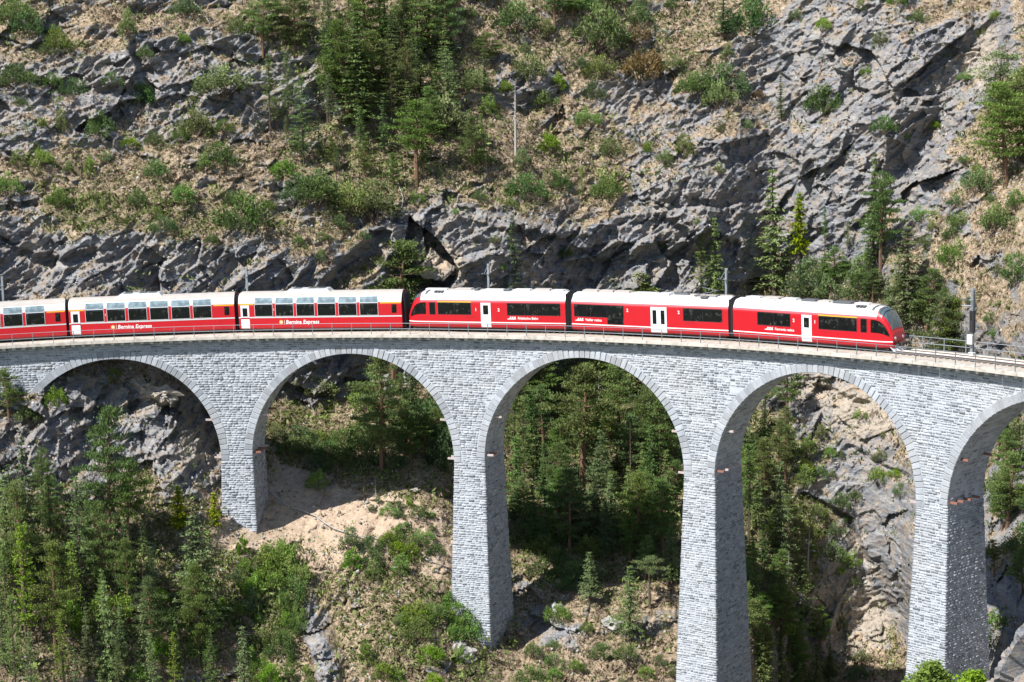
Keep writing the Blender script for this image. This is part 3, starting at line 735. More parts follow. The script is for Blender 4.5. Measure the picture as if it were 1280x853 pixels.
# ------------------------------------------------------------------ railings
def railing(label, r, post_sp, p0, p1, hgt, rail_zs, mat, nmax=290, off=0.0):
    t = empty('deck_railing', PT(0.45, r, .3)); tag(t, label, 'railing')
    inv = Matrix.Translation(t.location).inverted()
    pm = MB().box(-.028, .028, -.028, .028, 0, hgt).mesh('post', mat)
    ph = p0+off; k = 0
    while ph < p1 and k < nmax:
        q = link(bpy.data.objects.new('post', pm)); q.parent = t; q.matrix_parent_inverse = inv
        q.matrix_basis = Matrix.Translation(PT(ph, r, zdk(ph)+.29)) @ Matrix.Rotation(-ph, 4, 'Z'); ph += post_sp/R0; k += 1
    for z, rr in rail_zs:
        b = MB(); nn = int((p1-p0)/0.01)
        b.tube([PT(p0+(p1-p0)*j/nn, r, zdk(p0+(p1-p0)*j/nn)+.29+z) for j in range(nn+1)], rr, 6); tchild(b.build('top_rail' if z > .8 else 'middle_rail', mat, smooth=True), t, inv)
railing('thin grey tube railing along the near edge of the deck in front of the train', RE+0.12, 2.0, -0.5, 1.5, 1.05, ((1.05, .028), (0.52, .032)), M['fence'])
railing('pale grey railing along the far edge of the deck seen right of the train', RB-0.12, 2.1, -0.5, 1.5, 1.10, ((1.10, .03), (0.56, .03)), M['galv'], off=.006)

# ------------------------------------------------------------------ catenary masts
def mast(ph, label, hgt=6.1, full=False, rad=0.10):
    t = empty('catenary_mast', PT(ph, R0+2.05, zdk(ph)+.28), -ph); tag(t, label, 'mast', 'catenary masts behind the track')
    b = MB(); hw_ = rad
    b.box(-hw_, hw_, -hw_, -hw_+.03, 0, hgt); b.box(-hw_, hw_, hw_-.03, hw_, 0, hgt); b.box(-.02, .02, -hw_+.031, hw_-.031, 0, hgt)
    b.build('column', M['galv'], t)
    MB().bev(-.24, .24, -.24, .24, 0, .25, .03).build('base_plate', M['concrete'], t)
    b = MB(); b.tube([(0, -hw_, hgt-1.0), (0, -1.7, hgt-.75)], .035, 6); b.tube([(0, -hw_, hgt-.15), (0, -1.1, hgt-.82)], .022, 6)
    c = b.build('bracket_arm', M['galv'], t)
    i_ = MB(); i_.tube([(0, -hw_-.06, hgt-1.0), (0, -hw_-.40, hgt-.95)], [.07, .05], 8); i_.build('insulator', M['concrete'], c)
    if full:
        MB().tube([(0, 0, hgt-3.7), (0, 0, hgt-1.9)], .26, 10).build('dark_sleeve', M['dark'], t)
        MB().bev(-.26, .26, -.42, -.15, .95, 1.75, .03).build('switch_box', M['white'], t)
        b = MB(); b.tube([(-1.0, -.1, hgt-1.55), (0, -.1, hgt-1.5)], .06, 6).build('side_arm', M['galv'], t)
    return t
mast(-0.0388, 'steel catenary mast behind the leftmost coach at the left edge')
mast(0.1939, 'steel catenary mast rising behind the gap between the two express coaches')
mast(0.4310, 'steel catenary mast behind the roof of the first railcar section')
mast(0.6654, 'steel catenary mast behind the joint before the leading railcar section')
mast(0.9036, 'dark sleeved catenary mast with white box ahead of the train', 5.6, True, .12)
wm = MB(); nn = 60
wm.tube([PT(-.5+2*j/nn, R0, zdk(-.5+2*j/nn)+5.6) for j in range(nn+1)], .010, 4)
tag(wm.build('overhead_wire', M['dark']), 'thin overhead contact wire above the track', 'wire')

# ------------------------------------------------------------------ train
HWD = 1.33
def profile(kind):
    if kind == 'pano': pts = [(1.20, .66), (1.30, .80), (1.33, 1.0), (1.33, 2.0), (1.33, 2.9), (1.30, 3.15), (1.23, 3.45), (1.10, 3.74), (0.94, 3.92), (0.72, 4.04), (0.40, 4.12), (0, 4.15)]
    else: pts = [(1.16, .74), (1.28, .86), (1.33, 1.1), (1.33, 2.0), (1.33, 3.05), (1.31, 3.25), (1.24, 3.45), (1.10, 3.72), (0.92, 3.92), (0.70, 4.03), (0.40, 4.10), (0, 4.12)]
    return pts
def prof_at(pts, z):
    for (y0, z0), (y1, z1) in zip(pts[:-1], pts[1:]):
        if z0 <= z <= z1+1e-9:
            t = (z-z0)/max(1e-9, z1-z0); return y0+(y1-y0)*t
    return pts[-1][0]
class Car:
    """nose: 0 none, +1 cab at +x, -1 cab at -x"""
    def __init__(s, kind, L, nose=0): s.p = profile(kind); s.L = L; s.nose = nose; s.NL = 1.9
    def warp(s, x, y, z):
        if s.nose:
            d = s.L/2-s.nose*x
            if d < s.NL:
                t = max(0, 1-max(d, 0)/s.NL)
                ztop = 4.12-(4.12-2.02)*(t**3.4); zk = 1.36
                if z > zk: z = zk+(z-zk)*((ztop-zk)/(4.12-zk))
                y *= 1-0.26*t**3.4
        return (x, y, z)
    def shell(s, name, mat, z0, z1, x0=None, x1=None, off=0.0, par=None, both=True, only=0, caps=False, smooth=True, top=False, thick=0.0):
        """a strip of the body skin between two heights, on both sides (joined over the roof when top)"""
        x0 = -s.L/2 if x0 is None else x0; x1 = s.L/2 if x1 is None else x1
        zs = [z0]+[z for _, z in s.p if z0+.01 < z < z1-.01]+[z1]
        line = [(prof_at(s.p, z)+off, z) for z in zs]
        if top: line = [(y, z) for y, z in line if z < 4.09]; ys = [(y, z+off) for y, z in line]; full = [(-y, z) for y, z in ys]+[(0, 4.12+off)]+[(y, z) for y, z in reversed(ys)]; lines = [full]
        else: lines = [[(-y, z) for y, z in line]]+([[(y, z) for y, z in reversed(line)]] if both else [])
        if only: lines = [lines[0 if only < 0 else 1]]
        n = max(1, int((x1-x0)/2.5)) if not s.nose else max(2, int((x1-x0)/0.2))
        xs = [x0+(x1-x0)*k/n for k in range(n+1)]
        b = MB()
        for ln in lines:
            m = len(ln); st = len(b.v)
            for x in xs:
                for y, z in ln: b.v.append(s.warp(x, y, z))
            for i in range(len(xs)-1):
                for j in range(m-1):
                    a = st+i*m+j; b.f.append((a, a+m, a+m+1, a+1)); b.t.append(.5)
            if caps:
                b.f.append(tuple(st+j for j in range(m))); b.f.append(tuple(st+(len(xs)-1)*m+j for j in reversed(range(m)))); b.t += [.5]*2
        return b.build(name, mat, par, smooth=False)
def pane(c, par, x0, x1, z0, z1, mat, name='window', off=0.012, frame=None):
    """window on both sides: glass with a raised rim as sub-part"""
    g = []
    for sg in (-1, 1):
        zs = [z0]+[z for _, z in c.p if z0+.02 < z < z1-.02]+[z1]
        b = MB(); nx = 1 if not c.nose else 4
        for i in range(nx+1):
            for z in zs:
                b.v.append(c.warp(x0+(x1-x0)*i/nx, sg*(prof_at(c.p, z)+off), z))
        m = len(zs)
        for i in range(nx):
            for j in range(m-1):
                a = i*m+j; f = (a, a+m, a+m+1, a+1); b.f.append(f if sg < 0 else f[::-1]); b.t.append(.5)
        o = b.build(name, mat, par); g.append(o)
        if frame:
            b = MB(); w_ = .035; k = sg*(off+.004)
            def pt(x, z, d): return c.warp(x, sg*(prof_at(c.p, z)+off+d), z)
            for (xa, xb, za, zb) in ((x0-w_, x0, z0, z1), (x1, x1+w_, z0, z1), (x0-w_, x1+w_, z0-w_, z0), (x0-w_, x1+w_, z1, z1+w_)):
                zz_ = [za]+[z for _, z in c.p if za+.02 < z < zb-.02]+[zb]
                for z_a, z_b in zip(zz_[:-1], zz_[1:]):
                    b.quad(pt(xa, z_a, .006), pt(xb, z_a, .006), pt(xb, z_b, .006), pt(xa, z_b, .006))
            b.build('window_rim', frame, o)
    return g
def door(c, par, x0, x1, z0, z1, mat, gx0, gx1, gz0, gz1, strip=None):
    for sg in (-1, 1):
        b = MB(); zs = [z0]+[z for _, z in c.p if z0+.02 < z < z1-.02]+[z1]; off = .03
        for x in (x0, x1):
            for z in zs: b.v.append((x, sg*(prof_at(c.p, z)+off), z))
        for x in (x0, x1):
            for z in zs: b.v.append((x, sg*(prof_at(c.p, z)-.02), z))
        m = len(zs)
        for j in range(m-1):
            f = (j, m+j, m+j+1, j+1); b.f.append(f if sg < 0 else f[::-1]); b.t.append(.5)
            b.f.append((j, j+1, 2*m+j+1, 2*m+j)); b.f.append((m+j, 3*m+j, 3*m+j+1, m+j+1)); b.t += [.5]*2
        b.f.append((0, 2*m, 3*m, m)); b.f.append((m-1, 2*m-1, 4*m-1, 3*m-1)); b.t += [.5]*2
        d = b.build('door', mat, par)
        b = MB(); b.quad((gx0, sg*(HWD+.045), gz0), (gx1, sg*(HWD+.045), gz0), (gx1, sg*(HWD+.045), gz1), (gx0, sg*(HWD+.045), gz1))
        b.build('door_window', M['glass'], d)
        if strip:
            b = MB(); b.quad((x0, sg*(HWD+.042), 1.66), (x1, sg*(HWD+.042), 1.66), (x1, sg*(HWD+.042), 1.80), (x0, sg*(HWD+.042), 1.80)); b.build('door_band', strip, d)
def lettering(par, txt, x, z, size, mat, name='lettering', side=-1, bold=.02, shear=0.0, space=1.0, off=.012):
    cu_ = bpy.data.curves.new('t', 'FONT'); cu_.body = txt; cu_.size = size; cu_.offset = bold*size; cu_.shear = shear; cu_.space_character = space; cu_.resolution_u = 2
    ob = bpy.data.objects.new('t', cu_); COL.objects.link(ob); bpy.context.view_layer.update()
    dg = bpy.context.evaluated_depsgraph_get(); me = bpy.data.meshes.new_from_object(ob.evaluated_get(dg)); bpy.data.objects.remove(ob)
    me.materials.clear(); me.materials.append(mat)
    o = link(bpy.data.objects.new(name, me), par)
    o.rotation_euler = (pi/2, 0, 0) if side < 0 else (pi/2, 0, pi)
    o.location = (x, side*(HWD+off), z); return o
def bogie(par, x):
    b = MB(); b.box(x-1.25, x+1.25, -.95, .95, .62, .80); b.box(x-1.15, x+1.15, -1.02, -.92, .55, .74); b.box(x-1.15, x+1.15, .92, 1.02, .55, .74)
    bo = b.build('bogie', M['under'], par)
    for dx_ in (-.8, .8):
        for sg in (-1, 1):
            MB().tube([(x+dx_, sg*.50, .86-.01), (x+dx_, sg*.60, .85)], .35, 16).build('wheel', M['rail'], bo)
def place_car(name, label, ph0, ph1, z_add=0.0, cat='train car', group='coupled cars of the red train'):
    a = Vector(PT(ph0, R0, zdk(ph0))); b = Vector(PT(ph1, R0, zdk(ph1))); c = (a+b)/2; d = (b-a)
    # the chord lies a little inside the track; shift it half the sagitta outward
    L_ = d.length; sag = L_*L_/(8*R0); out = Vector((c.x, c.y, 0)).normalized(); c += out*sag*0.5
    e = empty(name, (c.x, c.y, c.z)); e.rotation_euler = (0, -atan2(d.z, math.hypot(d.x, d.y)), atan2(d.y, d.x)); tag(e, label, cat, group)
    return e, L_
def seats(par, x0, x1, n):
    sm = bpy.data.meshes.get('seat_pair')
    if sm is None: sm = MB().box(-.25, .25, -1.1, -.3, 1.55, 1.95).box(.16, .28, -1.1, -.3, 1.95, 2.55).box(-.25, .25, .3, 1.1, 1.55, 1.95).box(.16, .28, .3, 1.1, 1.95, 2.55).mesh('seat_pair', M['seat'])
def panorama(label, ph0, ph1, gx=0.35):
    e, L_ = place_car('panorama_coach', label, ph0, ph1); c = Car('pano', L_-gx)
    L = c.L; h = L/2
    c.shell('body', M['red'], .66, 3.15, par=e, caps=False)
    c.shell('roof', M['white'], 3.15, 4.08, par=e, top=True)
    b = MB(); ys = [-1.06, -.92, -.7, -.4, 0, .4, .7, .92, 1.06]; zs = [3.80, 3.935, 4.05, 4.125, 4.155, 4.125, 4.05, 3.935, 3.80]
    for x in (-h+.05, h-.05):
        for y, z in zip(ys, zs): b.v.append((x, y, z+.012))
    for j in range(8): b.f.append((j, j+9, j+10, j+1)); b.t.append(.5)
    b.build('roof_top', M['greyroof'], e)
    [c.shell('lower_stripe', M['silver'], 1.74, 1.86, off=.014, par=e, only=sd_) for sd_ in (-1, 1)]
    for x in (-h, h):   # end walls with red rim
        b = MB(); m = [(-y, z) for y, z in c.p]+[(y, z) for y, z in reversed(c.p[:-1])]
        b.v = [(x, y, z) for y, z in m]; b.f = [tuple(range(len(m))) if x < 0 else tuple(reversed(range(len(m))))]; b.t = [.5]; b.build('end_wall', M['red'], e)
        s = 1 if x > 0 else -1
        b = MB(); b.box(min(x, x+s*.30), max(x, x+s*.30), -.95, .95, .85, 3.85); g = b.build('gangway', M['dark'], e)
        b = MB()
        for k in range(3): b.box(x+s*(.04+.09*k)-.02, x+s*(.04+.09*k)+.02, -1.02, 1.02, .80, 3.92)
        b.build('gangway_fold', M['dark'], g)
    # openings from left to right: door, seven panorama windows, small window
    pw, gp = 1.76, 0.34; xs = -h+1.66
    door(c, e, -h+.22, -h+1.08, .70, 2.98, M['door'], -h+.42, -h+.90, 1.92, 2.72, M['redlow'])
    for sd_ in (-1, 1): c.shell('class_stripe', M['yellow'], 3.02, 3.12, x0=-h+.05, x1=-h+1.55, off=.016, par=e, only=sd_)
    x = xs
    for k in range(6):
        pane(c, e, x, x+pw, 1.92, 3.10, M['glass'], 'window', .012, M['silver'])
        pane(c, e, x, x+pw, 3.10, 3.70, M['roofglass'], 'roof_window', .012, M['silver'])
        x += pw+gp
    xe = x
    pane(c, e, h-.98-.0, h-.50, 2.1, 2.92, M['glass'], 'window', .012)
    for sd_ in (-1, 1): c.shell('class_stripe', M['yellow'], 3.02, 3.12, x0=xe-.1, x1=h-.05, off=.016, par=e, only=sd_)
    # air conditioning unit on the roof
    b = MB(); u0, u1 = -h+4.9, -h+8.9
    b.v = [(u0-.5, -.75, 4.0), (u1+.3, -.75, 4.0), (u1+.3, .75, 4.0), (u0-.5, .75, 4.0), (u0+.1, -.6, 4.42), (u1-.1, -.6, 4.42), (u1-.1, .6, 4.42), (u0+.1, .6, 4.42)]
    b.f = [(4, 5, 6, 7), (0, 1, 5, 4), (1, 2, 6, 5), (2, 3, 7, 6), (3, 0, 4, 7)]; b.t = [.5]*5
    u = b.build('roof_unit', M['unit'], e)
    b = MB()
    for q in (u0+.4, u0+1.9, u1-1.2): b.box(q, q+.75, -.42, .42, 4.422, 4.455)
    b.build('fan_grille', M['grille'], u)
    # underframe
    b = MB(); b.box(-h+.4, h-.4, -1.0, 1.0, .55, .75); b.box(-h*.38, h*.38, -1.12, 1.12, .48, .74); b.build('underframe', M['under'], e)
    for q in (-h+2.4, h-2.4): bogie(e, q)
    for q in (-h-.22, h+.02): MB().box(q, q+.2, -.12, .12, .55, .85).build('coupler', M['under'], e)
    # lettering with its round emblem
    for side in (-1,):
        b = MB(); n = 16; ex = -h+4.25
        b.v = [(ex+.20*cos(2*pi*k/n), -HWD-.014, 1.33+.20*sin(2*pi*k/n)) for k in range(n)]; b.f = [tuple(range(n))]; b.t = [.5]; em = b.build('emblem', M['orange'], e)
        b = MB(); n = 12; b.v = [(ex+.10*cos(2*pi*k/n)+.02, -HWD-.018, 1.33+.09*sin(2*pi*k/n)) for k in range(n)]; b.f = [tuple(range(n))]; b.t = [.5]; b.build('emblem_centre', M['text'], em)
        MB().quad((ex+.32, -HWD-.014, 1.12), (ex+.35, -HWD-.014, 1.12), (ex+.35, -HWD-.014, 1.54), (ex+.32, -HWD-.014, 1.54)).build('divider', M['text'], e)
        lettering(e, 'Bernina Express', ex+.46, 1.17, .50, M['text'], shear=.15, bold=.022, space=1.02)
    lettering(e, '1', -h+3.50, 2.45, .30, M['text'], 'class_number', bold=.02)
    return e
panorama('red panorama coach cut off by the left edge of the photo', -0.1355, 0.0255)
panorama('red panorama coach with six tall windows, first whole one from the left', 0.0268, 0.1901)
panorama('red panorama coach directly behind the railcar section with cab', 0.1925, 0.3568)

def railcar(label, ph0, ph1, nose, wins, doors, txt, txx, nums, yellow, vents):
    e, L_ = place_car('railcar_section', label, ph0, ph1); c = Car('rail', L_-.56, nose); L = c.L; h = L/2
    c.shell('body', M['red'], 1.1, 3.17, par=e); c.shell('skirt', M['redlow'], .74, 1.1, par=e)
    xa, xb = (-h+(1.35 if nose < 0 else 0), h-(1.35 if nose > 0 else 0)); c.shell('pink_band', M['pink'], 3.17, 3.36, xa, xb, par=e); c.shell('roof', M['white'], 3.36, 4.09, xa, xb, par=e, top=True)
    if nose: c.shell('nose_shell', M['red'], 3.17, 4.09, *((-h, xa) if nose < 0 else (xb, h)), par=e, top=True)
    [c.shell('white_stripe', M['text'], 1.24, 1.33, off=.014, par=e, only=sd_) for sd_ in (-1, 1)]
    for sx in (-1, 1):
        if sx != nose:
            b = MB(); x = sx*h; m = [(-y, z) for y, z in c.p]+[(y, z) for y, z in reversed(c.p[:-1])]
            b.v = [(x, y, z) for y, z in m]; b.f = [tuple(range(len(m)))]; b.t = [.5]; b.build('end_wall', M['dark'], e)
            b = MB(); x0, x1 = (x, x+.30) if sx > 0 else (x-.30, x); b.box(x0, x1, -1.16, 1.16, .80, 3.95); g = b.build('gangway', M['dark'], e)
            b = MB()
            for k in range(4): xx = x0+.04+.075*k; b.box(xx, xx+.03, -1.24, 1.24, .74, 4.02)
            b.build('gangway_fold', M['dark'], g)
    for (x0, x1, z0, z1) in wins:
        n = max(1, round((x1-x0)/1.75)); wd = (x1-x0)/n
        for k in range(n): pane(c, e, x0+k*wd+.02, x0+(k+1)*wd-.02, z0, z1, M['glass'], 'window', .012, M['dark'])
    for (x0, x1) in yellow:
        for sd_ in (-1, 1): c.shell('class_stripe', M['yellow'], 3.14, 3.24, x0=x0, x1=x1, off=.016, par=e, only=sd_)
    for (x0, x1, double) in doors:
        if double:
            m_ = (x0+x1)/2
            for a, b_ in ((x0, m_-.015), (m_+.015, x1)): door(c, e, a, b_, .80, 3.13, M['door'], a+.20, b_-.20, 1.60, 2.85)
        else: door(c, e, x0, x1, .80, 3.13, M['door'], x0+.24, x1-.24, 2.05, 2.90)
    # company mark (a swept bar with arcs) and the car's name
    b = MB(); x, z = txx, 1.60
    b.quad((x, -HWD-.014, z), (x+.85, -HWD-.014, z), (x+.95, -HWD-.014, z+.08), (x+.12, -HWD-.014, z+.08))
    for k in range(3): b.quad((x+.25+.22*k, -HWD-.0145, z+.07), (x+.38+.22*k, -HWD-.0145, z+.07), (x+.46+.22*k, -HWD-.0145, z+.25), (x+.33+.22*k, -HWD-.0145, z+.25))
    b.build('company_mark', M['text'], e)
    lettering(e, txt, x+1.08, z+.01, .33, M['text'], bold=.02)
    for (t_, x, z) in nums: lettering(e, t_, x, z, .40, M['text'], 'class_number', bold=.025)
    for x in vents: MB().quad((x, -HWD-.013, 1.76), (x+.95, -HWD-.013, 1.76), (x+.95, -HWD-.013, 1.88), (x, -HWD-.013, 1.88)).build('side_vent', M['redlow'], e)
    b = MB(); b.box(-h+.4, h-.4, -1.0, 1.0, .55, .78); b.box(-h*.42, h*.3, -1.1, 1.1, .50, .80); b.build('underframe', M['under'], e)
    for q in (-h+2.3, h-2.3): bogie(e, q)
    if nose:
        # windscreen over the slope, side cab windows, lamps, snow plough, coupler
        def strip(name, mat, d0, d1, z0, z1, off, parent=e):
            zs = [z0]+[z for _, z in c.p if z0+.01 < z < z1-.01]
            ys = [(prof_at(c.p, z), z) for z in zs if z < 4.1]; full = [(-y, z) for y, z in ys]+[(-.2, 4.11), (.2, 4.11)]+[(y, z) for y, z in reversed(ys)]
            b = MB(); nx = 10
            for k in range(nx+1):
                d = d0+(d1-d0)*k/nx
                for y, z in full:
                    p = c.warp(nose*(h-d), y, z); b.v.append((p[0]+nose*off*.6, p[1]*1.004, p[2]+off))
            m = len(full)
            for i_ in range(nx):
                for j in range(m-1): a = i_*m+j; b.f.append((a, a+m, a+m+1, a+1)); b.t.append(.5)
            return b.build(name, mat, parent)
        strip('cab_roof_panel', M['grille'], 2.0, 1.75, 3.80, 4.1, .02)
        ws = strip('windscreen', M['screen'], 1.30, .10, 3.66, 4.1, .018)
        for q in (1.15, .85):
            strip('screen_bar', M['dark'], q, q-.06, 3.62, 4.1, .03, ws)
        for sg in (-1, 1):   # cab side window: a raked pane following the nose
            b = MB(); tops = [(1.90, 3.10), (1.6, 3.10), (1.3, 3.08), (1.0, 3.05), (.7, 2.95), (.45, 2.75), (.25, 2.35)]
            for d, zt in tops:
                for q in range(5):
                    z = 2.02+(zt-2.02)*q/4; p = c.warp(nose*(h-d), sg*(prof_at(c.p, z)+.03), z); b.v.append(p)
            for i_ in range(len(tops)-1):
                for q in range(4): a = i_*5+q; b.f.append((a, a+1, a+6, a+5)); b.t.append(.5)
            b.build('cab_side_window', M['glass'], e)
        pane(c, e, *(sorted((nose*(h-2.85), nose*(h-2.3)))), 2.0, 3.1, M['glass'], 'cab_door_window', .012, M['dark'])
        # closed front
        b = MB(); m = [(-y, z) for y, z in c.p]+[(y, z) for y, z in reversed(c.p[:-1])]
        b.v = [c.warp(nose*h, y, z) for y, z in m]; b.f = [tuple(range(len(m)))]; b.t = [.5]; b.build('front_panel', M['red'], e)
        for sg in (-1, 1):
            MB().tube([(nose*(h-.15), sg*.62, 1.55), (nose*(h+.07), sg*.62, 1.55)], .13, 12).build('headlight', M['silver'], e)
            MB().tube([(nose*(h-.1), sg*.55, 1.0), (nose*(h+.35), sg*.55, 1.0), (nose*(h+.40), sg*.55, 1.0)], [.10, .10, .20], 10).build('buffer', M['under'], e)
        b = MB(); b.v = [(nose*(h+.1), -1.05, .45), (nose*(h+.45), 0, .45), (nose*(h+.1), 1.05, .45), (nose*(h-.25), -1.1, .85), (nose*(h+.05), 0, .9), (nose*(h-.25), 1.1, .85)]
        b.f = [(0, 1, 4, 3), (1, 2, 5, 4)]; b.t = [.5]*2; b.build('snow_plough', M['silver'], e)
        b = MB(); b.box(min(nose*h, nose*(h+.45)), max(nose*h, nose*(h+.45)), -.18, .18, .85, 1.15)
        b.tube([(nose*(h+.05), -.8, 1.35), (nose*(h+.22), -.6, 1.15), (nose*(h+.2), -.3, .95)], .035, 6); b.tube([(nose*(h+.05), .8, 1.35), (nose*(h+.22), .6, 1.15), (nose*(h+.2), .3, .95)], .035, 6); b.build('coupler', M['under'], e)
        # horn and vent pack beside the cab roof
        b = MB(); x = nose*(h-3.1)
        for k in range(3): b.box(x-.45+.32*k, x-.22+.32*k, -.92, -.50, 3.99, 4.16)
        b.build('roof_vents', M['grille'], e)
    return e, c
def roofkit(e, c, items):
    xa, xb = -c.L/2+(1.9 if c.nose < 0 else .3), c.L/2-(1.9 if c.nose > 0 else .3)
    for y_ in (.62, .95): MB().tube([(xa, y_, 4.16-.12*(y_ > .8)), (xb, y_, 4.16-.12*(y_ > .8))], .035, 6).build('roof_conduit', M['grille'], e)
    MB().box(xa, xb, .30, .44, 4.08, 4.20).build('roof_duct', M['greyroof'], e)
    """low boxes and frames along the middle of the roof"""
    for (x0, x1, y0, y1, z1, mat) in items:
        MB().bev(x0, x1, y0, y1, 4.02, z1, .03).build('roof_box', M[mat], e)
e1, c1 = railcar('red railcar section with its cab facing the panorama coaches', 0.3600, 0.5230, -1,
                 [(-4.80, -1.45, 2.02, 3.10), (2.20, 7.45, 2.02, 3.10)], [(-.45, .55, False)], 'Rhätische Bahn', 2.15, [('1', -1.05, 2.35), ('2', 1.25, 2.35)], [(-4.85, -1.4)], [-2.1])
roofkit(e1, c1, [(-6.6, -4.4, .05, .7, 4.24, 'white'), (-3.6, -1.9, .1, .8, 4.27, 'greyroof'), (-1.5, -1.1, -.2, .8, 4.30, 'grille'), (-.6, 1.3, .1, .7, 4.22, 'white'), (1.5, 2.1, -.3, .8, 4.28, 'grille'), (2.4, 4.0, .0, .8, 4.24, 'white'), (4.4, 6.0, .0, .8, 4.28, 'greyroof'), (6.2, 7.4, -.2, .7, 4.22, 'silver'), (3.4, 3.9, -.7, -.3, 4.14, 'silver')])
e2, c2 = railcar('red middle railcar section with double white doors and pantograph', 0.5254, 0.6870, 0,
                 [(-7.6, -2.5, 2.02, 3.10), (3.5, 7.3, 2.02, 3.10)], [(.25, 1.85, True)], 'Viafier retica', -7.55, [('2', -2.2, 2.6), ('2', 2.95, 2.6)], [], [3.6])
pane(c2, e2, -4.15, -2.55, 1.42, 2.0, M['glass'], 'window', .012, M['dark'])
roofkit(e2, c2, [(-7.4, -5.9, .1, .8, 4.28, 'greyroof'), (-5.7, -4.3, .1, .8, 4.28, 'greyroof'), (-4.1, -2.6, .1, .8, 4.28, 'greyroof'), (-2.0, 0.2, .0, .7, 4.22, 'silver'), (.5, 1.7, -.5, .7, 4.24, 'silver'), (2.0, 3.4, .0, .7, 4.26, 'grille'), (5.0, 5.7, -.95, -.45, 4.16, 'grille')])
# pantograph, folded half up over the middle section
pb = MB()
pb.box(4.2, 6.4, -.55, -.47, 4.14, 4.20); pb.box(4.2, 6.4, .47, .55, 4.14, 4.20); pb.box(4.25, 4.35, -.55, .55, 4.14, 4.20); pb.box(6.25, 6.35, -.55, .55, 4.14, 4.20)
po = pb.build('pantograph', M['grille'], e2)
pb = MB(); pb.tube([(4.4, -.3, 4.2), (6.3, -.2, 4.62)], .03, 6); pb.tube([(4.4, .3, 4.2), (6.3, .2, 4.62)], .03, 6); pb.tube([(6.3, 0, 4.62), (4.8, 0, 4.86)], .03, 6); pb.build('arm', M['grille'], po)
pb = MB(); pb.tube([(4.8, -.85, 4.78), (4.8, -.6, 4.90), (4.8, .6, 4.90), (4.8, .85, 4.78)], .03, 6); pb.build('collector_bow', M['grille'], po)
e3, c3 = railcar('red leading railcar section with sloping windscreen at the right end', 0.6880, 0.8490, 1,
                 [(-5.30, -1.95, 2.02, 3.10), (.90, 4.62, 2.02, 3.10)], [(-.80, .20, False)], 'Ferrovia retica', -4.6, [('2', -1.7, 2.45), ('1', .42, 2.45)], [(.85, 4.66)], [1.35])
roofkit(e3, c3, [(-7.2, -5.9, .0, .7, 4.24, 'silver'), (-5.5, -3.9, -.1, .8, 4.28, 'greyroof'), (-3.6, -2.2, .0, .8, 4.26, 'silver'), (-4.6, -3.9, -.75, -.35, 4.14, 'silver'), (-1.6, -.2, -.1, .8, 4.27, 'grille'), (.1, 1.1, .0, .8, 4.24, 'greyroof'), (1.6, 3.4, -.2, .8, 4.28, 'grille'), (3.7, 5.0, .0, .7, 4.24, 'silver')])
# ------------------------------------------------------------------ vegetation meshes
SCRUB = 1
def leaf_quads(C, D, U, Ln, Wd, tone):
    """C centres, D long axis, U side axis -> diamond faces"""
    a = C-D*Ln[:, None]*.5; b = C+U*Wd[:, None]*.5; c = C+D*Ln[:, None]*.5; d = C-U*Wd[:, None]*.5
    V = np.stack([a, b, c, d], 1).reshape(-1, 3); F = np.arange(len(V)).reshape(-1, 4)
    return V, F, tone
def unit(v): return v/(np.linalg.norm(v, axis=-1, keepdims=True)+1e-9)
def sprays(rs, centres, dirs, n, spread, ln, wd, flat=0.35, tone=None):
    """n leaves or needle sprays round every centre"""
    m = len(centres); C = np.repeat(centres, n, 0)+rs.normal(0, 1, (m*n, 3))*np.repeat(spread, n, 0)
    D = unit(np.repeat(dirs, n, 0)+rs.normal(0, .55, (m*n, 3))); U = unit(np.cross(D, unit(np.array([0, 0, 1.])+rs.normal(0, flat, (m*n, 3)))))
    L = ln*rs.uniform(.6, 1.3, m*n); W = wd*rs.uniform(.6, 1.3, m*n)
    t = np.clip(rs.normal(.5, .25, m*n) if tone is None else np.repeat(tone, n)+rs.normal(0, .18, m*n), 0, 1)
    return leaf_quads(C, D, U, L, W, t)
def leafmesh(name, parts, mat):
    V = np.concatenate([p[0] for p in parts]); o = 0; Fs = []
    for p in parts: Fs.append(p[1]+o); o += len(p[0])
    return np_mesh(name, V, np.concatenate(Fs), [mat], None, False, {'tone': np.concatenate([p[2] for p in parts])})
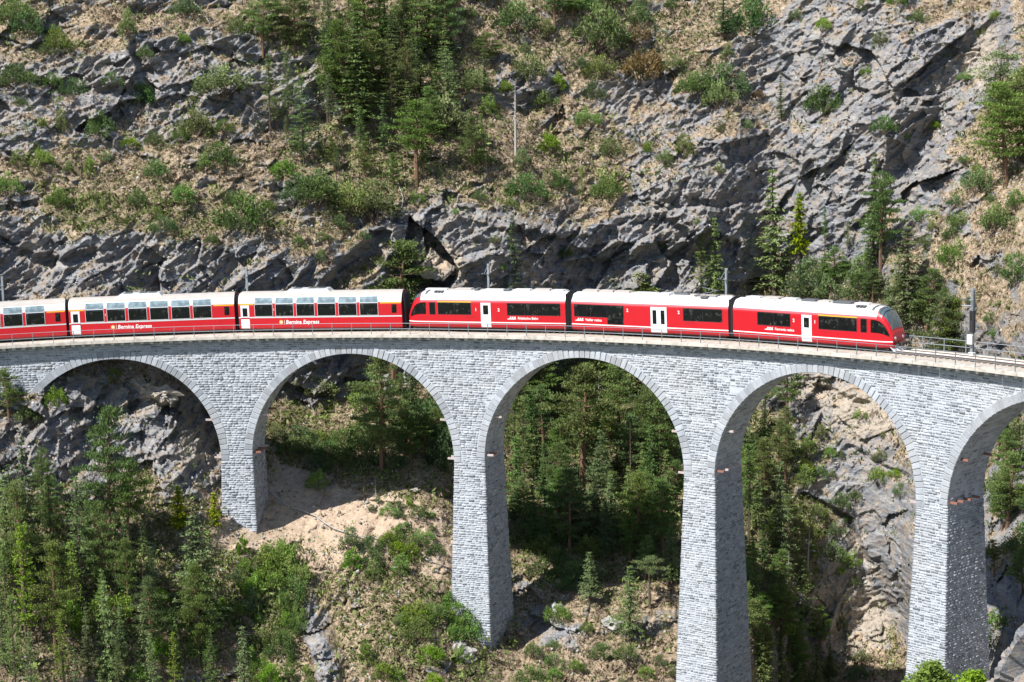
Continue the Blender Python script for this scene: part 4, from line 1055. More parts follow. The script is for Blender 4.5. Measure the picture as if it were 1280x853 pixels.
def spruce(seed, mat, H=10.0, Rb=1.9, start=.08, dens=1.0, droop=.28, gappy=.12, bark='bark'):
    rs = np.random.RandomState(seed); C = []; D = []; S = []; T = []; tb = MB(); n = int(26*dens)
    lean = rs.normal(0, .12, 2)
    tb.tube([(0, 0, -.6), (0, 0, H*.3), (lean[0]*.5, lean[1]*.5, H*.65), (lean[0], lean[1], H*.985)], [.17, .14, .085, .015], 7)
    for k in range(n):
        f = start+(1-start)*(k+rs.uniform(0, .8))/n
        if f > .985: continue
        z = H*f; R = Rb*(1-f)**.80*rs.uniform(.78, 1.15)+.08
        if rs.rand() < gappy: R *= .55
        nb = rs.randint(6, 9)
        a0 = rs.uniform(0, 6.28)
        for b in range(nb):
            a = a0+6.283*b/nb+rs.normal(0, .22); r = R*rs.uniform(.6, 1.15)
            if rs.rand() < .08: continue
            dv = np.array([cos(a), sin(a), 0]); m = max(2, int(r/.17))
            ex = np.array([lean[0]*f, lean[1]*f, 0])
            for j in range(m):
                q = (j+.6)/m; rr = r*q; zz = z-droop*rr+.10*rr*rr/max(r, .3)
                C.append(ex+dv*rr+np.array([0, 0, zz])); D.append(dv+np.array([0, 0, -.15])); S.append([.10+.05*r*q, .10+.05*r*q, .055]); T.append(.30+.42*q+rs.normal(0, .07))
            if r > .6: tb.tube([tuple(ex+np.array([0, 0, z])), tuple(ex+dv*r*.85+np.array([0, 0, z-droop*r*.85]))], [.022, .008], 3, cap=False)
    C, D, S, T = map(np.array, (C, D, S, T))
    cr_ = leafmesh('crown', [sprays(rs, C, D, 5, S, .30, .10, .30, T)], mat)
    return tb.mesh('trunk', M[bark]), cr_, H
def pine(seed, mat, H=9.0, Rb=2.0, start=.35, flat=True, nb=26, bark='barkred', per=70, sz=.55):
    rs = np.random.RandomState(seed); tb = MB(); C = []; D = []; S = []; T = []
    le = rs.normal(0, .35, 2)
    tp = [(0, 0, -.6), (le[0]*.2, le[1]*.2, H*.3), (le[0]*.7, le[1]*.7, H*.65), (le[0], le[1], H*.93)]
    tb.tube(tp, [.19, .15, .10, .03], 7)
    for k in range(nb):
        f = start+(1-start)*(k+rs.uniform(0, .9))/nb
        z = H*f; g = (f-start)/(1-start); R = Rb*(.45+1.25*g*(1-g)*1.9)*(1-g**3*.75)*rs.uniform(.55, 1.1)
        a = k*2.4+rs.normal(0, .5); dv = np.array([cos(a), sin(a), 0]); ex = np.array([le[0]*f, le[1]*f, 0])
        tb.tube([tuple(ex+np.array([0, 0, z-.2])), tuple(ex+dv*R*.5+np.array([0, 0, z-.02])), tuple(ex+dv*R+np.array([0, 0, z+.22]))], [.045, .03, .012], 4, cap=False)
        for q in np.linspace(.35, 1.0, max(2, int(R/.38))):
            C.append(ex+dv*R*q+np.array([rs.normal(0, .12), rs.normal(0, .12), z+.22*q+.05])); D.append(dv*.4+np.array([0, 0, .8]))
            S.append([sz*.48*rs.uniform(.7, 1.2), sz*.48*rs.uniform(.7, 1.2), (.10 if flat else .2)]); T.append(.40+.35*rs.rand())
    C.append(np.array([le[0], le[1], H*.95])); D.append(np.array([0, 0, 1.])); S.append([.3, .3, .2]); T.append(.6)
    C, D, S, T = map(np.array, (C, D, S, T))
    return tb.mesh('trunk', M[bark]), leafmesh('crown', [sprays(rs, C, D, per, S, .26, .075, .6, T)], mat), H
def larch(seed, mat, H=10.0, Rb=1.6, start=.22, bark='bark', dens=1.0):
    """airy conifer whose trunk shows through"""
    rs = np.random.RandomState(seed); tb = MB(); C = []; D = []; S = []; T = []
    tb.tube([(0, 0, -.6), (0, 0, H*.4), (rs.normal(0, .1), rs.normal(0, .1), H*.99)], [.15, .11, .015], 6)
    n = int(44*dens)
    for k in range(n):
        f = start+(1-start)*(k+rs.uniform(0, .9))/n; z = H*f; g = (f-start)/(1-start)
        R = Rb*(1-g)**.75*(.45+.55*min(1, g*3.5))*rs.uniform(.5, 1.15)+.12
        for b in range(rs.randint(2, 5)):
            a = rs.uniform(0, 6.283); dv = np.array([cos(a), sin(a), 0]); tz = rs.uniform(-.05, .35)
            tb.tube([(0, 0, z), tuple(dv*R+np.array([0, 0, z+tz*R]))], [.02, .006], 3, cap=False)
            for q in np.linspace(.25, 1, max(2, int(R/.22))):
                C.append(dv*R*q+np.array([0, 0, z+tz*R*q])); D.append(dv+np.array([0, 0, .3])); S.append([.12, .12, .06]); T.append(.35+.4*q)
    C, D, S, T = map(np.array, (C, D, S, T))
    return tb.mesh('trunk', M[bark]), leafmesh('crown', [sprays(rs, C, D, 6, S, .24, .075, .5, T)], mat), H
def bush(seed, mat, H=2.0, Rb=1.3, n=46, per=46, leaf=.16, up=.6, bark='bark'):
    rs = np.random.RandomState(seed); tb = MB(); C = []; D = []; S = []; T = []
    for k in range(n):
        a = rs.uniform(0, 6.283); q = sqrt(rs.rand()); z = H*(1-q*q*.65)*rs.uniform(.28, 1.0)
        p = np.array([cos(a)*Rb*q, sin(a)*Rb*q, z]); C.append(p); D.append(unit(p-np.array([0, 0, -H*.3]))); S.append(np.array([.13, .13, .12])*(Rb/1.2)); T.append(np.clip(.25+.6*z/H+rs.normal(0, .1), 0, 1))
        if k % 3 == 0: tb.tube([(p[0]*.08, p[1]*.08, -.35), tuple(p*.55+np.array([0, 0, -.05])), tuple(p)], [.035, .022, .008], 4, cap=False)
    C, D, S, T = map(np.array, (C, D, S, T))
    return tb.mesh('stem', M[bark]), leafmesh('foliage', [sprays(rs, C, D, per, S, leaf, leaf*.55, 1.2, T)], mat), H
def broad(seed, mat, H=7.0, Rb=2.0, n=90, per=60, start=.25, bark='bark', leaf=.17):
    rs = np.random.RandomState(seed); tb = MB(); C = []; D = []; S = []; T = []
    tb.tube([(0, 0, -.5), (.1, 0, H*.35), (0, .15, H*.7), (.05, 0, H*.95)], [.13, .10, .06, .015], 6)
    for k in range(n):
        g = rs.rand(); z = H*(start+(1-start)*g); rr = Rb*sqrt(max(.02, 1-(2*g-.95)**2))*sqrt(rs.rand())*rs.uniform(.8, 1.1)
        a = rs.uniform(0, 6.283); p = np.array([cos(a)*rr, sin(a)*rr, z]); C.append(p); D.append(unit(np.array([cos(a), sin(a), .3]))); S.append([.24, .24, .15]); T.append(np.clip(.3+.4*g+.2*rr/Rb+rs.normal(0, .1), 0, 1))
        if k % 2 == 0: tb.tube([(0, 0, z*.72), tuple(p)], [.03, .007], 3, cap=False)
    C, D, S, T = map(np.array, (C, D, S, T))
    return tb.mesh('trunk', M[bark]), leafmesh('crown', [sprays(rs, C, D, per, S, leaf, leaf*.6, 1.2, T)], mat), H
def dead(seed, H=8.0, bark='barkdead', nb=30, R=1.3, start=.25):
    rs = np.random.RandomState(seed); tb = MB(); bb = MB(); ln = rs.normal(0, .25, 2)
    tb.tube([(0, 0, -.5), (ln[0]*.4, ln[1]*.4, H*.5), (ln[0], ln[1], H)], [.13, .09, .02], 6)
    for k in range(nb):
        f = start+(1-start)*k/nb; a = rs.uniform(0, 6.283); r = R*(1.1-f)*rs.uniform(.4, 1.3); dv = np.array([cos(a), sin(a), 0]); c0 = np.array([ln[0]*f, ln[1]*f, H*f])
        p1 = c0+dv*r*.55+np.array([0, 0, -.05*r]); p2 = c0+dv*r+np.array([0, 0, rs.uniform(-.45, .3)*r])
        bb.tube([tuple(c0), tuple(p1), tuple(p2)], [.032, .022, .007], 3, cap=False)
        for q in range(3):
            d2 = unit(dv+rs.normal(0, .7, 3)); bb.tube([tuple(p1+(p2-p1)*q/3), tuple(p1+(p2-p1)*q/3+d2*r*.35)], [.014, .005], 3, cap=False)
    return tb.mesh('trunk', M[bark]), bb.mesh('bare_branches', M[bark]), H
KIND = {}
KIND['S'] = [spruce(100+k, M['needle'], Rb=(1.7, 2.1, 2.4, 1.5)[k], droop=(.25, .35, .2, .3)[k]) for k in range(4)]
KIND['G'] = [spruce(120+k, M['needle_grey'], Rb=(1.8, 2.3, 2.0)[k], gappy=.25, dens=.85, start=.12) for k in range(3)]
KIND['Y'] = [spruce(140+k, M['needle_yel'], H=4.0, Rb=(1.25, 1.05)[k], start=.03, dens=.75, gappy=.05) for k in range(2)]
KIND['P'] = [pine(160+k, M['pineneedle'], Rb=(2.3, 2.7, 2.0, 2.4)[k], start=(.30, .18, .42, .25)[k], nb=(30, 38, 24, 34)[k]) for k in range(4)]
KIND['U'] = [pine(175, M['needle_grey'], Rb=2.8, start=.72, nb=13, H=7.0, bark='bark')]
KIND['L'] = [larch(180+k, (M['needle_grey'], M['pineneedle'], M['needle_grey'], M['needle'])[k], Rb=(1.5, 1.9, 1.7, 1.4)[k], start=(.3, .2, .12, .42)[k]) for k in range(4)]
KIND['F'] = [larch(190+k, M['leaf'], H=7, Rb=(1.1, 1.3)[k], start=.12, dens=.8) for k in range(2)]
KIND['T'] = [broad(200+k, (M['leaf'], M['leafdull'], M['leaf'])[k], Rb=(2.0, 2.3, 1.6)[k]) for k in range(3)]
KIND['T'].append(broad(205, M['leaf'], H=24, Rb=2.6, n=420, per=46, start=.45, leaf=.26))
KIND['B'] = [bush(220+k, M['leaf'], H=(2.0, 1.6, 2.4)[k], Rb=(1.35, 1.5, 1.1)[k]) for k in range(3)]
KIND['D'] = [bush(230+k, (M['leafdull'], M['needle'], M['leafdull'], M['pineneedle'])[k], H=(1.7, 1.5, 2.2, 1.8)[k], Rb=(1.5, 1.6, 1.2, 1.5)[k]) for k in range(4)]
KIND['R'] = [bush(240, M['leafrust'], H=1.2, Rb=1.2, n=30)]
KIND['X'] = [dead(250), dead(251, H=6.0, R=1.9, nb=22, start=.35)]
KIND['W'] = [dead(252, H=9.0, bark='barkpale', nb=12, R=.9, start=.5)]
KIND['K'] = [dead(253, H=9.0, bark='bark', nb=16, R=.9, start=.35)]
NAMES = {'S': 'spruce_tree', 'G': 'spruce_tree', 'Y': 'young_spruce', 'P': 'pine_tree', 'U': 'pine_tree', 'L': 'larch_tree', 'F': 'larch_tree', 'T': 'leafy_tree', 'B': 'shrub', 'D': 'shrub', 'R': 'shrub', 'X': 'dead_tree', 'W': 'birch_tree', 'K': 'dead_tree'}
CATS = {'S': 'spruce', 'G': 'spruce', 'Y': 'young spruce', 'P': 'pine', 'U': 'pine', 'L': 'larch', 'F': 'larch', 'T': 'tree', 'B': 'shrub', 'D': 'shrub', 'R': 'shrub', 'X': 'dead tree', 'W': 'birch', 'K': 'dead tree'}
def plant(kind, x, y, hpx, label, group=None, wide=1.0, var=None, lift=0.0, lean=0.0):
    if kind not in 'BDRXWK' and y < 430: Pg, d, hpx = cliff_foot(x, y, hpx)
    else: Pg, Ng, d = ground(x, y)
    vs = KIND[kind]; tr, cw, H = vs[rng.randrange(min(3, len(vs)) if kind == 'T' else len(vs)) if var is None else var]
    sc = hpx*d/FOC/H
    t = empty(NAMES[kind], (Pg[0], Pg[1], Pg[2]+lift), rng.uniform(0, 6.28)); wd = wide*rng.uniform(.88, 1.12)
    if kind in 'BDR': wd *= .64
    t.scale = (sc*wd, sc*wd, sc)
    if lean: t.rotation_euler = (rng.uniform(-.05, .05), lean, 0)
    tag(t, label, CATS[kind], group)
    for me in (tr, cw): link(bpy.data.objects.new(me.name.split('.')[0], me), t)
    return t
# ---- single trees one can point to: kind, foot x, foot y, height, label
ONE = [
 ('P', 330, 68, 78, 'dark bushy pine at the top edge, first of the clump left of centre', 1.3), ('P', 368, 72, 84, 'dark pine at the top edge beside the thin tall larch', 1.2),
 ('L', 415, 112, 132, 'thin tall larch rising out of the top edge with a bare lower trunk', 1.0), ('S', 447, 165, 150, 'broad dark spruce, largest of the clump above the panorama coaches', 1.6),
 ('P', 436, 150, 120, 'dark pine pressed against the left side of the largest spruce', 1.2), ('L', 338, 172, 100, 'faint airy larch on grey rock left of the tree clump', .9), ('L', 381, 208, 112, 'pale airy larch with visible trunk standing lowest left in the clump', 1.1),
 ('L', 361, 150, 84, 'small larch between two taller airy larches on the grey rock', .9), ('P', 503, 72, 84, 'tall pine with bare trunk at the top edge centre', 1.2), ('L', 490, 162, 104, 'slender grey larch left of the bare trunked pine pair', 1.0),
 ('P', 508, 146, 92, 'pine with bare reddish trunk above the large tiered pine', .9), ('P', 520, 232, 104, 'large tiered pine with flat boughs above the rock hollow', 1.5), ('D', 556, 168, 52, 'dark round bush right behind the large tiered pine', 1.2),
 ('L', 555, 118, 58, 'small pale larch at the right end of the clump', 1.0), ('P', 556, 72, 92, 'dark pine at the top edge with reddish crown tip', .9), ('X', 521, 90, 60, 'bare grey dead tree standing among the dark pines', 1.0),
 ('P', 612, 88, 44, 'low spreading pine on the ledge right of the clump', 2.0), ('P', 692, 30, 56, 'bushy pine on top of the rock knob at the top edge', 1.6), ('P', 716, 26, 44, 'second bushy pine on the rock knob, smaller right one', 1.6),
 ('D', 745, 60, 56, 'dark low tree leaning right of the rock knob', 1.3), ('L', 768, 84, 50, 'olive scrubby larch on the ledge right of the rock knob', 1.5), ('X', 644, 190, 86, 'bare grey dead tree alone on the dry slope above the railcar', 1.1),
 ('B', 686, 193, 28, 'bright green bush beside the lone bare dead tree', 1.2), ('F', 728, 248, 42, 'small yellow green sapling on the dark rock face', .8), ('S', 639, 366, 98, 'narrow spruce just above the roof of the first railcar section', .9),
 ('P', 487, 372, 70, 'bright green pine in front of the triangular rock hollow', 1.5), ('D', 470, 272, 52, 'dark bush on the ledge above the triangular rock hollow', 1.5), ('D', 440, 262, 36, 'greener bush left of the ledge bush above the rock hollow', 1.5),
 ('G', 905, 48, 66, 'grey green spruce at the top edge right of centre', 1.4), ('D', 940, 40, 44, 'bush at the top edge right of the grey green spruce', 1.2), ('D', 1030, 140, 30, 'round bush on the rock shelf at upper right', 1.2), ('D', 905, 118, 36, 'scrubby bush below the grey green top spruce', 1.4),
 ('S', 976, 152, 62, 'small dark spruce growing in the shaded cleft', .8), ('G', 893, 380, 110, 'grey green spruce behind the mast at the railcar joint', 1.0), ('F', 876, 374, 84, 'light green larch left of the spruce by the mast', .9),
 ('G', 968, 376, 166, 'tall grey green spruce in the shaded recess above the leading railcar', 1.3), ('Y', 1000, 312, 74, 'bright yellow green spruce beside the tall grey green spruce', .8), ('L', 1031, 326, 66, 'thin pale larch on bare rock right of the yellow green spruce', .8),
 ('L', 1060, 322, 46, 'very small lone larch between two larger trees on bare rock', .8), ('S', 1090, 332, 140, 'tall dark spruce against the grey rock above the cab', 1.0), ('P', 1100, 340, 120, 'dense pine merging into the right side of the tall dark spruce', .9),
 ('L', 1085, 384, 80, 'airy larch directly above the roof of the leading railcar', 1.1), ('G', 1134, 412, 132, 'wide grey green spruce right behind the train cab', 1.5), ('P', 1158, 425, 86, 'green pine right of the wide spruce behind the cab', 1.3),
 ('P', 1185, 426, 58, 'low pine beside the white box mast', 1.4), ('S', 1112, 404, 60, 'small spruce behind the cab roof', 1.2), ('D', 1041, 380, 42, 'dark bush above the leading railcar roof', 1.4), ('D', 1008, 374, 38, 'round bush at the foot of the tall grey green spruce', 1.4),
 ('P', 1258, 232, 122, 'reddish trunked pine at the right edge high above the track', 1.3), ('T', 1250, 160, 92, 'leafy pale green tree at the right edge above the pine', 1.3), ('T', 1278, 200, 110, 'leafy tree cut by the right edge high on the slope', 1.1),
 ('B', 1190, 330, 30, 'bright round shrub on the dry slope left of the mast top', 1.1), ('D', 1226, 240, 30, 'dark green shrub high on the dry slope', 1.2), ('D', 1246, 286, 34, 'feathery green shrub in the middle of the dry slope', 1.1), ('D', 1200, 282, 20, 'low shrub beside pale rock on the dry slope', 1.6),
 ('D', 1268, 356, 40, 'greyish shrub at the right edge above the railing', 1.3), ('D', 1272, 262, 24, 'small shrub at the right edge of the dry slope', 1.2), ('B', 1222, 222, 18, 'tiny bright shrub near the top of the dry slope', 1.2),
 ('D', 75, 66, 30, 'round green bush on the upper left cliff', 1.1), ('D', 160, 48, 36, 'upright bush growing on the top left cliff edge', .9), ('D', 76, 168, 30, 'bush in the grey cliff under the upper left bush', .8), ('D', 126, 172, 30, 'dark bush on the ledge in the left cliff', .9), ('B', 162, 184, 14, 'small bright bush at the foot of the left cliff', 1.3),
 ('D', 282, 114, 36, 'wide light bush on the ledge below the rock overhang', 1.6), ('D', 20, 105, 24, 'grey green bush at the left edge of the cliff', 1.6), ('D', 25, 30, 34, 'bush at the top left corner', 1.5), ('D', 243, 170, 36, 'tall dark bush left of the faint larch', 1.0), ('D', 305, 285, 40, 'feathery bush on the slope right of the moss patch', 1.4), ('D', 395, 250, 34, 'green bush above the grey rock spur', 1.4), ('D', 205, 290, 18, 'small bush near the moss patch', 1.4),
 ('R', 560, 6, 14, 'rust brown dry pine tip at the top edge', 1.3), ('R', 815, 80, 18, 'rusty brown shrub on the upper slope', 1.3), ('D', 830, 205, 18, 'green bush on the ledge above the dark rock wall', 1.3), ('F', 770, 366, 22, 'light green sapling above the middle railcar roof', 1.5), ('F', 800, 366, 26, 'second light green sapling above the middle railcar roof', 1.4),
 ('B', 142, 478, 20, 'bright green bush on the rock crest under the first arch', 1.3), ('B', 68, 505, 24, 'small green bush at the left foot of the first arch', 1.0),
 ('P', 12, 528, 66, 'dark pine at the left edge beside the arch foot', 1.3), ('D', 38, 530, 30, 'dark bush below the left foot of the first arch', 1.3),
 ('S', 35, 722, 182, 'tall narrow spruce near the left edge with its top against grey rock', .75), ('G', 12, 715, 128, 'grey green spruce cut by the left edge', 1.1), ('P', 136, 694, 184, 'tall olive pine in front of the grey rock under the first arch', .85), ('P', 160, 700, 130, 'pine standing right behind the tall olive pine', .95), ('L', 101, 738, 148, 'slim larch with long bare reddish trunk left of the olive pine', 1.0),
 ('Y', 226, 658, 54, 'yellow green young spruce at the foot of the rock, left of the pair', 1.1), ('Y', 270, 656, 42, 'smaller yellow green young spruce next to the first pier', 1.0), ('G', 250, 788, 156, 'large grey green spruce below the pair of yellow green young spruces', 1.4), ('S', 218, 812, 30, 'small dark spruce at the side of the large grey green one', 1.5),
 ('X', 471, 628, 34, 'short dead trunk on the sandy slope under the second arch', .6), ('P', 477, 588, 158, 'tall dark pine with long bare trunk standing under the second arch', 1.0), ('B', 462, 516, 42, 'sunlit green bush beside the tall bare trunk', 1.2), ('D', 396, 498, 28, 'dark ivy like bush on the rock under the second arch', 1.3), ('B', 396, 614, 28, 'bright green bush alone on the sandy slope', 1.1),
 ('X', 748, 520, 60, 'leaning pale broken tree in the wood under the middle arch', .8), ('P', 727, 622, 168, 'tall pine with reddish bare trunk in the middle of the third arch', 1.2), ('W', 812, 560, 104, 'white barked birch at the right of the third arch', .8), ('K', 788, 640, 120, 'thin grey trunk in the shade of the third arch', .6),
 ('G', 737, 748, 66, 'sunlit grey green spruce on the rock knoll under the third arch', 1.5), ('U', 812, 756, 62, 'umbrella shaped pine with bare stem beside the fourth pier', 1.2), ('G', 790, 800, 100, 'grey green spruce on the slope left of the umbrella pine', 1.2), ('B', 697, 776, 24, 'yellowish shrub at the foot of the shaded boulder', 1.1), ('B', 768, 788, 20, 'yellowish shrub left of the lower grey green spruce', 1.2), ('B', 720, 842, 18, 'small bright shrub near the lower edge in the third arch', 1.2),
 ('X', 1010, 712, 52, 'bare fallen crown of a dead tree in the fourth arch', 1.6), ('X', 985, 745, 58, 'bent grey dead tree below the bare crown in the fourth arch', 1.2), ('G', 975, 700, 132, 'thin grey green spruce in the middle of the fourth arch wood', 1.0), ('L', 938, 700, 150, 'larch with reddish trunk against the shaded pier side', 1.1),
 ('B', 1235, 800, 50, 'leafy shrub right of the right pier near the pale crag', 1.3), ('P', 1258, 660, 96, 'pine with airy boughs seen right of the last pier', 1.3), ('P', 1250, 560, 60, 'bushy pine high in the last arch opening', 1.3),
]
for k, x, y, h, lab, wdt in ONE: plant(k, x, y, h, lab, None, wdt)
def front_tree(x, ytop, d, label):
    t_, e_ = px_ray(x, ytop); i = int(np.argmin(abs(th-t_))); rows = np.nonzero((RR[i] <= d) & (zz < 0))[0]
    zb_ = zz[rows[-1]] if len(rows) else -55.0; ztop = CAM[2]+e_*d; tr, cw, H = KIND['T'][3]; sc = (ztop-zb_)/H
    t = empty('leafy_tree', (CAM[0]+d*sin(t_), CAM[1]+d*cos(t_), zb_), 1.0); t.scale = (sc, sc, sc); tag(t, label, 'tree')
    for me in (tr, cw): link(bpy.data.objects.new(me.name.split('.')[0], me), t)
front_tree(1164, 831, 164, 'bright leafy tree top poking up in front of the right pier')
front_tree(1216, 843, 160, 'leafy tree top at the lower edge right of the last pier')
# ---- woods and thickets: alike trees whose members cannot be told apart
GROUPS = {}
def LB(s, **kw): return {k: v+' '+s for k, v in kw.items()}
WORD = {'S': 'spruces', 'G': 'pale spruces', 'P': 'pines', 'L': 'larches', 'T': 'leafy trees', 'B': 'bright shrubs', 'D': 'dull shrubs', 'R': 'rusty shrubs', 'F': 'light larches'}
def thicket(kinds, lab, grp, poly, n, h0, h1, wide=1.0, seed=1, mind=9, extra=None):
    rr = random.Random(seed); xs = [p[0] for p in poly]; ys = [p[1] for p in poly]; pts = []; tries = 0
    while len(pts) < n and tries < 4000:
        tries += 1; x = rr.uniform(min(xs), max(xs)); y = rr.uniform(min(ys), max(ys)); c = False
        for i in range(len(poly)):
            x0, y0 = poly[i]; x1, y1 = poly[(i+1) % len(poly)]
            if (y0 > y) != (y1 > y) and x < (x1-x0)*(y-y0)/(y1-y0)+x0: c = not c
        if not c or any((x-a)**2+((y-b)*1.2)**2 < mind**2 for a, b in pts): continue
        pts.append((x, y)); k = rr.choice(kinds); t = plant(k, x, y, h0+(h1-h0)*rr.random()**1.5, lab[k], grp+' '+WORD[k], wide)
        GROUPS.setdefault((grp, k), []).append((x, t, lab[k]))
ORD = ' second third fourth fifth sixth seventh eighth ninth tenth eleventh twelfth thirteenth fourteenth fifteenth sixteenth seventeenth eighteenth nineteenth twentieth'.split(' ')
def number_thickets():
    for (g, k), L in GROUPS.items():
        L.sort(key=lambda q: q[0]); n = len(L)
        if n == 1: continue
        for i, (x, t, lab) in enumerate(L):
            a = i if i < (n+1)//2 else n-1-i; side = 'left' if i < (n+1)//2 else 'right'
            t['label'] = lab+', '+((side+'most of its kind') if a == 0 else (ORD[a]+' from '+side if a < 20 else 'in their middle'))
thicket('SGPLGFF', LB('in the dense wood at the lower left', F='light green young larch', S='dark green spruce', G='grey green spruce', P='olive green pine', L='airy pale larch'), 'lower left wood', [(-10, 700), (60, 690), (130, 720), (215, 730), (290, 800), (330, 900), (-10, 930)], 34, 80, 155, 0.80, 3, 28)
thicket('SGP', LB('at the foot of the grey rock', S='small dark spruce', G='small grey spruce', P='small olive pine'), 'rock foot slope', [(0, 600), (90, 640), (200, 665), (215, 700), (120, 720), (0, 690)], 4, 45, 80, 1.1, 4, 26)
thicket('BBD', LB('on the sunny slope below the first pier', B='bright spring green shrub', D='dull green shrub'), 'sunny slope', [(285, 690), (330, 680), (385, 720), (375, 800), (390, 870), (310, 870), (290, 800)], 30, 18, 36, 1.0, 5, 15)
thicket('BBD', LB('left of the second pier below the sand', B='bright leafy shrub', D='dull leafy shrub'), 'second pier slope', [(430, 690), (510, 680), (520, 730), (440, 722)], 9, 20, 40, 1.25, 6, 17)
thicket('BBD', LB('near the lower edge by the second pier', B='low sunlit shrub', D='low olive shrub'), 'lower edge by second pier', [(455, 790), (540, 770), (600, 810), (610, 870), (450, 870)], 11, 20, 34, 1.4, 7, 20)
thicket('BD', LB('at the foot of the second pier', B='small light shrub', D='small dull shrub'), 'second pier foot', [(540, 745), (572, 765), (600, 800), (575, 800)], 6, 22, 34, 1.1, 8, 10)
thicket('DDB', LB('on the sandy slope under the second arch', D='little dull shrub', B='little bright shrub'), 'second arch slope', [(455, 620), (555, 640), (555, 700), (470, 670)], 14, 9, 18, 1.5, 9, 14)
thicket('PSDP', LB('in the shade under the second arch', P='dark pine', S='dark spruce', D='dark bush'), 'second arch shade', [(430, 580), (560, 600), (562, 500), (500, 500), (490, 530), (430, 550)], 22, 40, 84, 1.2, 10, 16)
thicket('D', LB('low in the shade under the second arch', D='dark scrub bush'), 'second arch shade floor', [(335, 545), (430, 545), (430, 590), (350, 580)], 12, 12, 20, 1.8, 30, 14)
thicket('PPSGPL', LB('in the wood seen through the third arch', P='green pine', S='dark spruce', G='grey green spruce', L='slim larch'), 'third arch wood', [(632, 545), (650, 500), (800, 500), (852, 590), (850, 680), (760, 660), (640, 650)], 48, 60, 120, 1.15, 11, 15)
thicket('SGP', LB('in deep shade under the third arch', S='shaded spruce', G='shaded grey spruce', P='shaded pine'), 'third arch shade', [(640, 640), (852, 670), (848, 745), (800, 725), (735, 690), (650, 690)], 22, 60, 112, 1.1, 12, 15)
thicket('D', LB('on the shaded bank beside the second pier', D='dark scrub bush'), 'shaded bank', [(645, 660), (740, 690), (740, 740), (690, 740), (650, 720)], 14, 14, 28, 1.5, 32, 14)
thicket('DBD', LB('on the rocky bank under the third arch', D='dull shrub', B='bright shrub'), 'third arch bank', [(640, 800), (700, 760), (830, 770), (845, 853), (640, 870)], 14, 12, 22, 1.3, 13, 20)
thicket('PSGP', LB('on the shaded side of the fourth arch', P='green pine', S='dark spruce', G='grey green spruce'), 'fourth arch wood', [(925, 560), (950, 510), (985, 540), (1000, 600), (985, 700), (1000, 760), (1040, 853), (1040, 900), (935, 900), (925, 700)], 44, 50, 105, 1.15, 14, 15)
thicket('DBD', LB('on the pale rock slab in the fourth arch', D='dull shrub', B='bright shrub'), 'fourth arch slab', [(1010, 510), (1120, 500), (1140, 620), (1060, 640), (1120, 790), (1060, 800), (1020, 620)], 14, 9, 24, 1.3, 15, 20)
thicket('PDG', LB('in the last arch opening at the right', P='bushy pine', D='green bush', G='grey green spruce'), 'last arch slope', [(1236, 560), (1290, 520), (1300, 760), (1240, 740)], 16, 34, 70, 1.15, 16, 18)
thicket('PGPDS', LB('behind the cab at the right end', P='green pine', G='grey green spruce', D='green bush', S='dark spruce'), 'behind the cab', [(950, 365), (1010, 372), (1130, 400), (1195, 425), (1185, 400), (1120, 370), (1040, 350)], 16, 26, 56, 1.3, 17, 15)
thicket('PGLPS', LB('in the clump high above the coaches', P='green pine', G='grey green spruce', L='airy larch', S='dark spruce'), 'upper clump', [(395, 60), (570, 30), (575, 150), (560, 200), (480, 150), (420, 185), (395, 130)], 34, 55, 100, 1.2, 18, 17)
thicket('DDDB', LB('on the upper left slope', D='dull green shrub', B='brighter green shrub'), 'upper left slope', [(0, 175), (120, 200), (330, 120), (420, 170), (430, 330), (330, 330), (120, 260), (0, 260)], 30, 12, 32, 1.2, 19, 22)
thicket('DDB', LB('rooted in the cliff at the top left', D='dull shrub', B='bright shrub'), 'top left cliff', [(0, 0), (320, 0), (330, 110), (160, 170), (0, 160)], 18, 12, 28, 1.3, 20, 26)
thicket('DDDB', LB('on the ledges right of the tree clump', D='dull shrub', B='bright shrub'), 'middle ledges', [(580, 0), (760, 0), (760, 250), (590, 260), (560, 130)], 24, 14, 36, 1.25, 21, 22)
thicket('DDDBR', LB('on the dry ledges left of the cleft', D='dull shrub', B='bright shrub', R='rusty shrub'), 'right ledges', [(760, 0), (880, 0), (950, 110), (920, 240), (760, 250)], 20, 12, 34, 1.25, 31, 22)
thicket('DDB', LB('in the dark rock wall above the train', D='dull shrub', B='bright shrub'), 'dark wall', [(440, 240), (930, 270), (880, 350), (600, 345), (430, 340)], 14, 8, 16, 1.3, 22, 26)
thicket('DDB', LB('clinging to the cliff at upper right', D='dull shrub', B='bright shrub'), 'upper right cliff', [(960, 0), (1280, 0), (1130, 230), (1020, 260), (970, 180)], 14, 9, 22, 1.3, 23, 26)
thicket('DDB', LB('on the dry slope above the railing', D='olive shrub', B='bright green shrub'), 'right dry slope', [(1150, 210), (1280, 140), (1290, 430), (1200, 420), (1150, 330)], 20, 8, 18, 1.4, 24, 22)
thicket('LPLG', LB('below the clump above the coaches', L='airy larch', P='small pine', G='small grey spruce'), 'below the clump', [(330, 130), (420, 190), (490, 180), (560, 230), (600, 200), (590, 100), (640, 60), (640, 120), (610, 240), (520, 250), (400, 230), (320, 200)], 14, 40, 78, 1.0, 41, 24)
thicket('BBF', LB('between the conifers at the lower left', B='bright young shrub', F='light green sapling'), 'lower left undergrowth', [(20, 760), (150, 740), (280, 700), (300, 853), (20, 853)], 16, 22, 44, 1.2, 42, 26)
